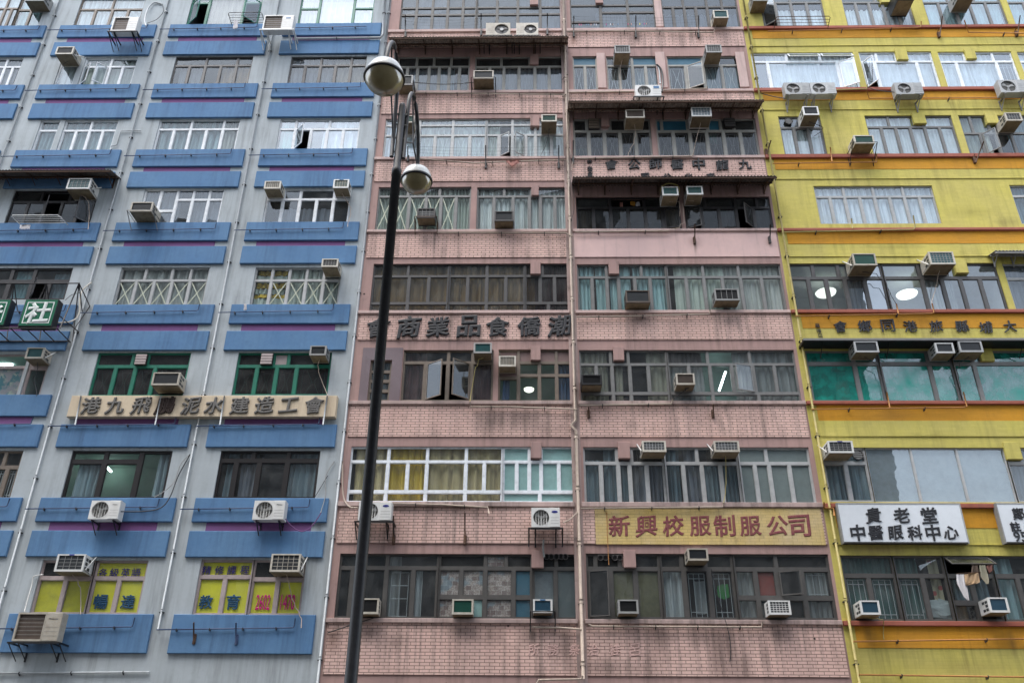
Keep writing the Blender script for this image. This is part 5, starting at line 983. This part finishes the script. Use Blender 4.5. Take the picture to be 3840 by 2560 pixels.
# ------------------------------------------------------------------ laundry racks, line posts, clothes
def rack(pts_front, t, z_t, label, mat, d=.7, bars=5, name='laundry_rack', drop=.0):
    (xl, xr, yt, yb) = pts_front; a, b = P(t, xl, yt, d), P(t, xr, yt, d); zb = P(t, xl, yb, .16).z
    r_ = thing(name, label, 'laundry rack', ((a.x+b.x)/2, -.16, zb)); mb = MB(); z = a.z
    mb.tube([(a.x, -.16, zb), (a.x, -d+.05, z-.02), (a.x+.05, -d, z), (b.x-.05, -d, z), (b.x, -d+.05, z-.02), (b.x, -.16, zb)], .014, mat, n=6); mb.build('frame', r_)
    g = MB()
    for i in range(1, bars): s = i/bars; g.tube([(a.x, -.16-(d-.16)*s, zb+(z-zb)*s), (b.x, -.16-(d-.16)*s, zb+(z-zb)*s)], .009, mat, n=5)
    g.build('rods', r_); return r_
rack((102, 545, 410, 500), '01', 0, 'white folding laundry rack sticking out below the black window', 'white_metal', d=.75)
rack((75, 575, 155, 268), '30', 0, 'rusty laundry rack with pale bar at the top left of the yellow building', 'rust_metal', d=.6, bars=4)
rack((2095, 2405, 118, 235), '00', 0, 'black curved laundry rack below the topmost green window', 'black_metal', d=.7)
def hang(name, label, t, pts, d, mat, cat='clothing', fold=.02, group=None):
    """a cloth: outline of survey points, draped with folds"""
    P3 = [P(t, x, y, d) for x, y in pts]; c = sum(P3, Vector())/len(P3)
    zt = max(p.z for p in P3); zb = min(p.z for p in P3); mb = MB(); k = mb.mi(mat); n = 10; xs0 = []
    # rows from top to bottom between left and right outlines
    def ext(z):
        xs = []
        for a, b in zip(P3, P3[1:]+P3[:1]):
            if (a.z-z)*(b.z-z) <= 0 and abs(a.z-b.z) > 1e-6: xs.append(a.x+(b.x-a.x)*(z-a.z)/(b.z-a.z))
        return (min(xs), max(xs)) if xs else (c.x, c.x)
    rows_ = 8
    for i in range(rows_+1):
        z = zt-(zt-zb)*(.02+.96*i/rows_); l, r = ext(z)
        for j in range(n+1): x = l+(r-l)*j/n; mb.v.append((x, -d+fold*math.sin(j*2.1+i*.5)-fold*.6*math.sin(j*.9+1), z))
    m_ = (rows_+1)*(n+1)
    mb.v += [(x, y+.012, z) for (x, y, z) in mb.v[:m_]]
    for i in range(rows_):
        for j in range(n):
            a = i*(n+1)+j; q = (a, a+1, a+n+2, a+n+1); mb.sm.add(len(mb.f)); mb.f.append(q); mb.m.append(k); mb.sm.add(len(mb.f)); mb.f.append(tuple(m_+v for v in reversed(q))); mb.m.append(k)
    ob = mb.build(name); ob.location = (0, 0, 0)
    return tag(ob, label, cat, group)
hang('towel', 'white cloth hanging slantwise at the left of the bottom right laundry', '33', [(1728, 565), (1805, 565), (1850, 812), (1810, 800), (1740, 650)], .3, 'cloth_white', 'laundry')
hang('towel', 'tan cloth folded over the line beside the white cloth', '33', [(1805, 560), (1935, 552), (1945, 650), (1815, 672)], .32, 'cloth_tan', 'laundry')
hang('stocking', 'cream stocking pair hanging under the propped pane', '33', [(1940, 485), (2000, 482), (2034, 655), (2005, 660), (1960, 600)], .22, 'cloth_cream', 'laundry')
hang('shirt', 'brown garment hanging behind the tan cloth', '33', [(1875, 485), (1930, 485), (1945, 600), (1870, 580)], .2, 'cloth_brown', 'laundry')
hang('shirt', 'rose garment hanging at right end of the laundry line', '33', [(2005, 485), (2062, 480), (2060, 535), (2030, 560)], .2, 'cloth_rose', 'laundry')
lr = thing('drying_line', 'thin line and poles carrying laundry from the propped bottom right pane', 'drying line', (P('33', 1900, 600).x, -.1, P('33', 1900, 600).z))
mb = MB(); mb.tube([P('33', 1735, 562, .3), P('33', 1950, 548, .3)], .009, 'rust_metal', n=5); mb.tube([P('33', 1870, 482, .2), P('33', 2070, 478, .2)], .009, 'rust_metal', n=5); mb.tube([P('33', 1735, 562, .3), P('33', 1745, 600, -.02)], .009, 'rust_metal', n=5); mb.tube([P('33', 1950, 548, .3), P('33', 1945, 590, -.02)], .009, 'rust_metal', n=5); mb.tube([P('33', 2070, 478, .2), P('33', 2072, 505, -.02)], .009, 'rust_metal', n=5); mb.build('line', lr)
hang('towel', 'striped white and blue cloth over the rack by the topmost condenser', '00', [(2150, 185), (2182, 185), (2185, 265), (2140, 268)], .6, 'cloth_white', 'laundry')
hang('towel', 'crumpled white cloth on the blue ledge under the white rack', '01', [(182, 498), (278, 495), (272, 535), (180, 535)], .4, 'cloth_white', 'laundry')
hang('towel', 'small white cloth peg hanging on the conduit of a blue band', '01', [(2242, 1220), (2262, 1220), (2268, 1280), (2240, 1282)], .21, 'cloth_white', 'laundry')
hang('cloth', 'pink cloth on the beige pipe beside the stack', '20', [(-60, 1478), (75, 1470), (60, 1500), (0, 1535)], .16, 'cloth_rose', 'laundry')
for (mt, pts, lb) in (('cloth_gold', [(1085, 285), (1135, 288), (1130, 322), (1088, 320)], 'orange garment hanging inside the black window under the awning'), ('cloth_white', [(1140, 290), (1170, 288), (1180, 325), (1135, 325)], 'white garment hanging inside the black window under the awning'), ('cloth_rose', [(990, 290), (1018, 288), (1025, 480), (1000, 485)], 'long red garment inside the black window under the awning')):
    hang('shirt', lb, '21', pts, -.22, mt, 'laundry')
def post(t, x, y0, y1, label, d=.1, lean=0, mat='black_metal', out=.0):
    a, b = P(t, x, y1, .08), P(t, x, y0, d+.25)
    r_ = thing('line_post', label, 'bracket', (a.x, -.05, a.z), 'clothes line posts on the walls'); mb = MB()
    mb.tube([(a.x, -.08, a.z), (b.x+lean, -d-.25+out, b.z)], .022, mat, n=5); mb.box(a.x-.04, a.x+.04, -.1, 0, a.z, a.z+.25, mat); mb.tube([(a.x, -.0, a.z+.3), (a.x+(b.x-a.x)*.4, -.15, a.z+(b.z-a.z)*.45)], .014, mat, n=4); mb.build('pole', r_); return r_
post('10', 1372, 140, 335, 'thin black line post at the left end of the topmost pink window strip')
post('10', 2068, 125, 325, 'black line post left of the pair of old condensers')
post('20', 325, 125, 318, 'black line post right of the pair of old condensers')
post('20', 568, 150, 338, 'black line post with rust below, left of three under the topmost right window')
post('20', 1138, 145, 345, 'black line post with coloured pegs nearby, middle of three under the topmost right window')
post('20', 1716, 145, 345, 'black line post with rust stain, right of three under the topmost right window')
post('10', 1395, 1345, 1480, 'short black line post close to the lower lamp')
post('10', 2111, 1335, 1545, 'black line post below the opened sashes with wires')
post('20', 430, 1335, 1545, 'black line post left of the tangled cables')
post('20', 562, 1290, 1500, 'black line post right of the tangled cables')
post('30', -12, 1290, 1420, 'slanted rusty post at the joint of pink and yellow walls, upper', mat='rust_metal', lean=.15)
post('21', 1680, 490, 670, 'bent rusty post over the smooth pink wall', mat='rust_metal')
post('30', 1578, 150, 340, 'rusty forked post on the top orange band, middle', mat='rust_metal', lean=.1)
post('30', 2292, 145, 330, 'rusty forked post on the top orange band, right', mat='rust_metal', lean=.1)
post('30', 1908, 1300, 1495, 'rusty leaning post before the open black sash', mat='rust_metal', lean=.28)
post('31', 20, 490, 665, 'black bent post at the end of the dark window under the awning', mat='dark_metal')
post('22', 705, 600, 700, 'small rusted plate bracket on the brick right of the pipe jog', mat='rust_metal')
post('22', 1850, 575, 698, 'rusty hanging bracket under the cream curtain windows', mat='rust_metal')
post('03', 1780, 1010, 1210, 'rusty bracket left of two on the lowest blue band', mat='rust_metal')
post('03', 2168, 1010, 1215, 'blue painted bracket right of two on the lowest blue band', mat='pipe_blue')
post('13', 1262, 30, 290, 'rusty rod on tiles right of the condenser behind the lamp post', mat='rust_metal')
post('13', 1920, 5, 292, 'long rusty rod on tiles above the newspapered windows', mat='rust_metal')
for (t0, x0_, y0_, t1, x1_, y1_, lb) in (('10', 1372, 225, '10', 2068, 225, 'upper left'), ('20', 568, 205, '20', 1716, 205, 'upper right'), ('10', 1395, 1400, '20', 430, 1400, 'lower left'), ('10', 1440, 757, '10', 2010, 757, 'dark')):
    a, b = P(t0, x0_, y0_, .28), P(t1, x1_, y1_, .28); mb = MB()
    for q in range(1 if lb == 'dark' else 3): mb.tube([a.lerp(b, i/12)+Vector((0, -.05*q, .10*q-.10*math.sin(math.pi*i/12))) for i in range(13)], .004 if lb != 'dark' else .018, 'dark_metal', n=4)
    tag(mb.build('clothes_line'), {'upper left': 'thin clothes wires before the topmost left pink windows', 'upper right': 'thin clothes wires with coloured pegs before the topmost right pink windows', 'lower left': 'thin clothes wires before the grilled cream curtains', 'dark': 'dark rod between two bracketed air conditioners under the awning'}[lb], 'wire')
rp = random.Random(3)
for i in range(22):
    s = rp.random(); a = P('20', 590, 232, .28).lerp(P('20', 1300, 222, .28), s); mb = MB(); mb.box(a.x-.012, a.x+.012, -.29, -.27, a.z-.03, a.z+.05, rp.choice(['letter_pink', 'cloth_white', 'film_yellow', 'cloth_rose', 'badge_sky'])); o = mb.build('clothes_peg'); tag(o, 'tiny coloured clothes pegs on the wire before the topmost right pink window', 'clothes peg', 'clothes pegs')

# loose cables
def cable(pts, r, mat, label, name='cable'):
    ps = [P(*q) for q in pts]; out = []
    for i in range(len(ps)-1):
        p0, p1, p2, p3 = ps[max(i-1, 0)], ps[i], ps[i+1], ps[min(i+2, len(ps)-1)]
        for j in range(6):
            u = j/6; out.append(.5*((2*p1)+(p2-p0)*u+(2*p0-5*p1+4*p2-p3)*u*u+(3*p1-p0-3*p2+p3)*u**3))
    out.append(ps[-1]); return tag(MB().tube(out, r, mat, n=5).build(name), label, 'cable')
cable([('02', 1745, 1035, .05), ('02', 1660, 1130, .08), ('02', 1600, 1290, .12), ('02', 1500, 1380, .16), ('02', 1420, 1430, .2)], .012, 'grey_metal', 'grey cables looping down right of the lit green room')
cable([('02', 1745, 1040, .05), ('02', 1640, 1230, .08), ('02', 1560, 1430, .17), ('02', 1470, 1530, .2), ('02', 1300, 1560, .25), ('02', 1110, 1560, .4)], .016, 'clip_dark', 'dark cable bundle running down to the left blue band condenser')
cable([('12', 720, 1100, .03), ('12', 640, 1240, .06), ('12', 640, 1400, .08), ('12', 595, 1570, .2)], .012, 'grey_metal', 'pale cable hanging at the right edge of the grey wall')
cable([('12', 660, 1230, .03), ('12', 540, 1430, .05)], .01, 'clip_dark', 'short dark cable beside the dark curtained window')
cable([('13', 270, 60, .4), ('13', 330, 130, .3), ('13', 420, 175, .25), ('13', 510, 130, .2), ('13', 600, 0, .17)], .014, 'purple_paint', 'purple cable drooping from condenser across the stripe')
cable([('01', 845, 1025, .05), ('01', 765, 1090, .15), ('01', 735, 1180, .22), ('01', 725, 1320, .24), ('01', 650, 1385, .4), ('01', 510, 1398, .6)], .024, 'cream_metal', 'thick cream cable curving round the green sign cage')
cable([('01', 745, 1120, .1), ('01', 660, 1140, .3), ('01', 600, 1190, .5)], .01, 'clip_dark', 'thin dark cable at the corner of the sign cage')
cable([('00', 1340, 240, .4), ('00', 1330, 180, .3), ('00', 1360, 80, .1), ('00', 1420, 25, .05), ('00', 1490, 40, .04)], .03, 'pipe_white', 'thick insulated pipe from the topmost condenser into the wall')
cable([('00', 1350, 215, .3), ('00', 1440, 180, .1), ('00', 1500, 110, .05), ('00', 1490, 40, .04)], .012, 'clip_dark', 'thin dark cable by the insulated pipe of the topmost condenser')
cable([('20', 510, 680, .06), ('20', 520, 900, .1), ('20', 520, 1180, .09), ('20', 505, 1330, .16), ('20', 560, 1450, .1), ('20', 545, 1568, .1)], .016, 'pipe_beige', 'tangled beige cables beside the stack, upper')
cable([('20', 460, 735, .1), ('20', 500, 690, .12), ('20', 515, 690, .1)], .014, 'clip_dark', 'short black cable hooked beside the stack')
cable([('20', 480, 1300, .14), ('20', 540, 1400, .2), ('20', 500, 1480, .16), ('20', 590, 1540, .14)], .009, 'pipe_beige', 'thin curled cable in the tangle beside the stack')
cable([('21', 505, 0, .14), ('21', 560, 170, .12), ('21', 575, 330, .12), ('21', 540, 470, .12)], .009, 'clip_dark', 'thin dark cable crossing the beige stack')
cable([('21', 1365, 215, .15), ('21', 1375, 150, .5), ('21', 1440, 118, .55), ('21', 1520, 140, .5), ('21', 1538, 200, .3)], .022, 'pipe_yellow', 'yellow hose looped above the white air conditioner')
cable([('20', 1330, 595, .12), ('20', 1370, 640, .1), ('20', 1385, 750, .13), ('20', 1375, 850, .3)], .035, 'black_metal', 'thick black pipe running down to the badge condenser')
cable([('20', 1325, 595, .1), ('20', 1350, 640, .1), ('20', 1362, 770, .2)], .025, 'pipe_white', 'white pipe beside the thick black pipe')
cable([('23', 870, 0, .06), ('23', 880, 280, .05), ('23', 890, 480, .06)], .010, 'pipe_orange', 'thin orange cable down across the yellow painted sign')
cable([('23', 1830, 520, .1), ('23', 1900, 800, .12), ('23', 1980, 1060, .14), ('23', 2010, 1250, .06), ('23', 2000, 1370, .05)], .010, 'clip_dark', 'long dark cable hanging over the dirty lower tiles')
cable([('23', 290, 250, .06), ('23', 285, 330, .08), ('23', 295, 410, .08)], .03, 'grey_metal', 'coiled grey cable hanging below the oval badge condenser')
cable([('23', 470, 95, .4), ('23', 540, 60, .2), ('23', 600, 0, .15)], .02, 'pipe_beige', 'beige hose from condenser to stack')
cable([('12', 795, 1100, .06), ('12', 800, 1400, .06), ('12', 850, 1510, .2), ('12', 935, 1525, .35)], .022, 'pipe_beige', 'beige insulated pipe running to the condenser behind the lamp post')
cable([('30', 915, 800, .14), ('30', 1000, 830, .2), ('30', 1180, 850, .4)], .016, 'clip_dark', 'dark cable from white window to the lone condenser')
cable([('30', -60, 860, .1), ('30', 60, 890, .2), ('30', 160, 905, .4)], .016, 'clip_dark', 'dark cable to the pair of condensers from the left')
cable([('03', 400, 570, .02), ('03', 310, 590, .06), ('03', 295, 660, .06), ('03', 232, 880, .2), ('03', 228, 910, .4)], .016, 'white_metal', 'white pipe running down to the big corner condenser')
cable([('13', 660, 1105, .06), ('13', 840, 1045, .12), ('13', 1080, 970, .14)], .016, 'dark_metal', 'rusty rod slanting behind the lamp post at the bottom')

# ------------------------------------------------------------------ lit lamps inside rooms
def tube_lamp(t, a, b, d, label, r=.03):
    p, q = P(t, *a, d), P(t, *b, d); return tag(MB().tube([p, q], r, 'tube_light', n=8).build('fluorescent_tube'), label, 'lamp')
tube_lamp('02', (-200, 213), (118, 213), -.7, 'glowing fluorescent tube in the room with posters')
tube_lamp('02', (972, 1140), (1022, 1195), -1.0, 'glowing fluorescent tube in the pale green room')
tube_lamp('22', (1962, 278), (1903, 452), -.5, 'glowing slanted fluorescent tube behind the open sash')
def disc_lamp(t, x, y, d, r, label):
    c = P(t, x, y, d); return tag(MB().lathe([(0.001, -.10), (r*.6, -.085), (r*.93, -.05), (r, 0), (r*.3, .02), (.001, .02)], c, 'warm_light', 24).build('ceiling_lamp'), label, 'lamp', None)
disc_lamp('31', 530, 1118, -1.1, .34, 'round lit ceiling lamp behind the taped left panes')
disc_lamp('31', 1275, 1132, -1.1, .34, 'round lit ceiling lamp behind the wide pane between air conditioners')
disc_lamp('22', 156, 436, -.6, .16, 'small lit ceiling lamp in the brown framed room')
disc_lamp('13', 993, 685, -.6, .03, 'tiny lit bulb behind the lamp post')

# small window fittings
def fan_vent(t, x, y, r, label, d=.0, blades=True):
    c = P(t, x, y, d); root = thing('exhaust_fan', label, 'exhaust fan', (c.x, -d, c.z-r)); mb = MB(); n = 20
    mb.tube([(c.x+r*math.cos(2*math.pi*i/n), -d, c.z+r*math.sin(2*math.pi*i/n)) for i in range(n+1)], r*.16, 'dark_metal', n=5); mb.disc((c.x, -d+.03, c.z), r, 'room_black', n); mb.build('housing', root)
    if not blades: return root
    b = MB()
    for i in range(5): zz = c.z-r+2*r*(i+.5)/5; hh = math.sqrt(max(r*r-(zz-c.z)**2, 0)); b.box(c.x-hh, c.x+hh, -d-.01, -d+.01, zz-.012, zz+.012, 'grey_metal')
    b.build('blades', root); return root
fan_vent('30', 190, 1115, .13, 'round dark exhaust fan in the pane left of the cream air conditioner'); fan_vent('32', 822, 1038, .15, 'round louvred vent right of the white air conditioner')
for i, x in enumerate((318, 360, 408, 452, 490)): fan_vent('23', x, 408, .075, 'small ring vents in a dark slot left of the beige stack', blades=False)['group'] = 'ring vents left of the stack'
for i, x in enumerate((812, 860, 945, 990)): fan_vent('23', x, 416, .075, 'small ring vents in a dark slot right of the beige stack', blades=False)['group'] = 'ring vents right of the stack'
def louvre(t, xl, xr, yt, yb, label, mat='rosy_frame'):
    a, b = P(t, xl, yb, .03), P(t, xr, yt, .03); root = thing('louvre_vent', label, 'vent', (a.x, -.03, a.z)); mb = MB(); mb.box(a.x, b.x, -.03, .08, a.z, b.z, 'dark_metal'); mb.build('box', root); s = MB()
    for i in range(4): zz = a.z+(b.z-a.z)*(i+.1)/4; s.box(a.x+.01, b.x-.01, -.06, -.031, zz, zz+(b.z-a.z)*.19, mat)
    s.build('slats', root)
louvre('02', 1232, 1358, 118, 212, 'brown slatted vent at top of the left green window'); louvre('12', 36, 160, 110, 210, 'brown slatted vent at top of the right green window')
louvre('20', 705, 800, 1090, 1182, 'dark slatted vent under the rusty awning, left', 'brown_frame'); louvre('20', 1955, 2045, 1085, 1165, 'dark slatted vent under the rusty awning, right', 'dark_frame')
def lump(name, label, cat, c, sx, sy, sz, mat, seed=1, rough=.28):
    mb = MB(); k = mb.mi(mat); rg = random.Random(seed); n, m_ = 18, 9; ph = [rg.uniform(0, 6) for _ in range(6)]
    for i in range(m_+1):
        t_ = math.pi*i/m_
        for j in range(n):
            a = 2*math.pi*j/n; r = 1+rough*(math.sin(3*a+ph[0]+2*t_)*.5+math.sin(5*a+ph[1]-3*t_)*.35+math.sin(7*t_+ph[2]+2*a)*.4)
            mb.v.append((c.x+sx*r*math.sin(t_)*math.cos(a), c.y+sy*r*math.sin(t_)*math.sin(a), c.z+sz*(r*math.cos(t_)*.5+.5)))
    for i in range(m_):
        for j in range(n): mb.f.append((i*n+j, i*n+(j+1) % n, (i+1)*n+(j+1) % n, (i+1)*n+j)); mb.m.append(k)
    return tag(mb.build(name), label, cat)
mb = MB(); c0 = P('20', 1390, 1412, -.22); rg = random.Random(5)
for i in range(70):
    d = Vector((rg.gauss(0, .12), rg.gauss(0, .05), abs(rg.gauss(.1, .09)))); a = rg.uniform(0, 6); u = Vector((math.cos(a), rg.uniform(-.5, .5), math.sin(a)))*.035; v = Vector((-u.z, 0, u.x))*.5; q = c0+d
    mb.face([q-u, q-v, q+u, q+v], 'leaf')
tag(mb.build('plant'), 'small green plant behind the grilled pane under the rusty awning', 'plant')
lump('plastic_bag', 'pale plastic bag heaped behind the floral curtain pane', 'bag', P('33', 1612, 985, -.16), .40, .05, .50, 'plastic_bag', 3)
hang('plastic_bag', 'bright green bag hanging behind the grilled lower pane', '23', [(1890, 660), (1985, 655), (2000, 780), (1950, 800), (1880, 770)], -.17, 'bag_green', 'bag', fold=.012)

# ------------------------------------------------------------------ street lamp
LX, LY = -1.825, -14.5
sp_ = thing('street_lamp', 'tall black street lamp post with two globe lanterns on arched arms', 'street lamp', (LX, LY, .14))
mb = MB(); mb.lathe([(.16, 0), (.16, .9), (.085, 1.0), (.068, 1.02), (.063, 9.18), (.068, 9.18), (.068, 9.30), (.053, 9.32), (.050, 10.44), (.044, 10.49), (.025, 10.52), (.001, 10.525)], (LX, LY, .14), 'pole_paint', 24); mb.build('post', sp_)
for (gx_, gy, gz, sgn, rad, sx) in ((-1.885, -15.6, 10.06, -1, .262, -.085), (-1.715, -13.4, 10.12, 1, .238, .075)):
    ax, ay = LX+sx, LY+sgn*.02
    pts = [(ax, ay, 9.65), (ax, ay+sgn*.01, 10.2), (ax-.0, ay+sgn*.03, 10.62)]
    top = gz+.24
    for i in range(1, 13):
        u = math.pi*(i/12); e = (1-math.cos(u))/2
        pts.append((ax+(gx_-ax)*e, ay+sgn*.03+(gy-ay-sgn*.03)*e, 10.62+(top-10.62)*e*e*.5+(top-10.62)*.5*e**3+.62*math.sin(u)))
    pts.append((gx_, gy, top-.04))
    mb = MB(); mb.tube(pts, .030, 'pole_paint', n=10); mb.build('arm', sp_)
    mb = MB(); mb.tube([(ax, ay, 9.95), (ax+(gx_-ax)*.55, ay+(gy-ay)*.55, 10.45), pts[-6]], .012, 'pole_paint', n=6); mb.tube([(ax+(gx_-ax)*.55, ay+(gy-ay)*.55, 10.45), (gx_, gy+(ay-gy)*.06, top+.03)], .012, 'pole_paint', n=6); mb.tube([(ax+(gx_-ax)*.55, ay+(gy-ay)*.55, 10.45), pts[6]], .012, 'pole_paint', n=6); mb.build('brace', sp_)
    for zz in (9.75, 10.0, 10.25, 10.45): MB().tube([(LX, LY, zz), (ax+sx*.25, ay, zz)], .016, 'grey_metal', n=6).build('bolt', sp_)
    ln = MB(); r = rad
    ln.lathe([(r*.97, .03), (r*.93, .10), (r*.78, .18), (r*.5, .235), (r*.2, .26), (.03, .27), (.03, .32)], (gx_, gy, gz), 'lamp_dome', 36); o = ln.build('dome', sp_)
    rg = MB(); rg.lathe([(r*.95, -.02), (r*1.03, -.02), (r*1.05, -.005), (r*1.035, .02), (r*.95, .025)], (gx_, gy, gz), 'pole_paint', 36); rg.build('ring', o)
    bw = MB(); bw.lathe([(r*.97, -.01)]+[(r*.97*math.cos(a), -r*.86*math.sin(a)) for a in [math.pi/2*i/10 for i in range(1, 10)]]+[(.001, -r*.86)], (gx_, gy, gz), 'lamp_bowl', 36); bw.build('bowl', o)
    bl = MB(); bl.lathe([(r*.5, .06), (r*.42, -.02), (r*.16, -.05), (r*.13, -.12), (.001, -.14)], (gx_, gy, gz), 'coil_brown', 18); bl.build('lamp_holder', o)
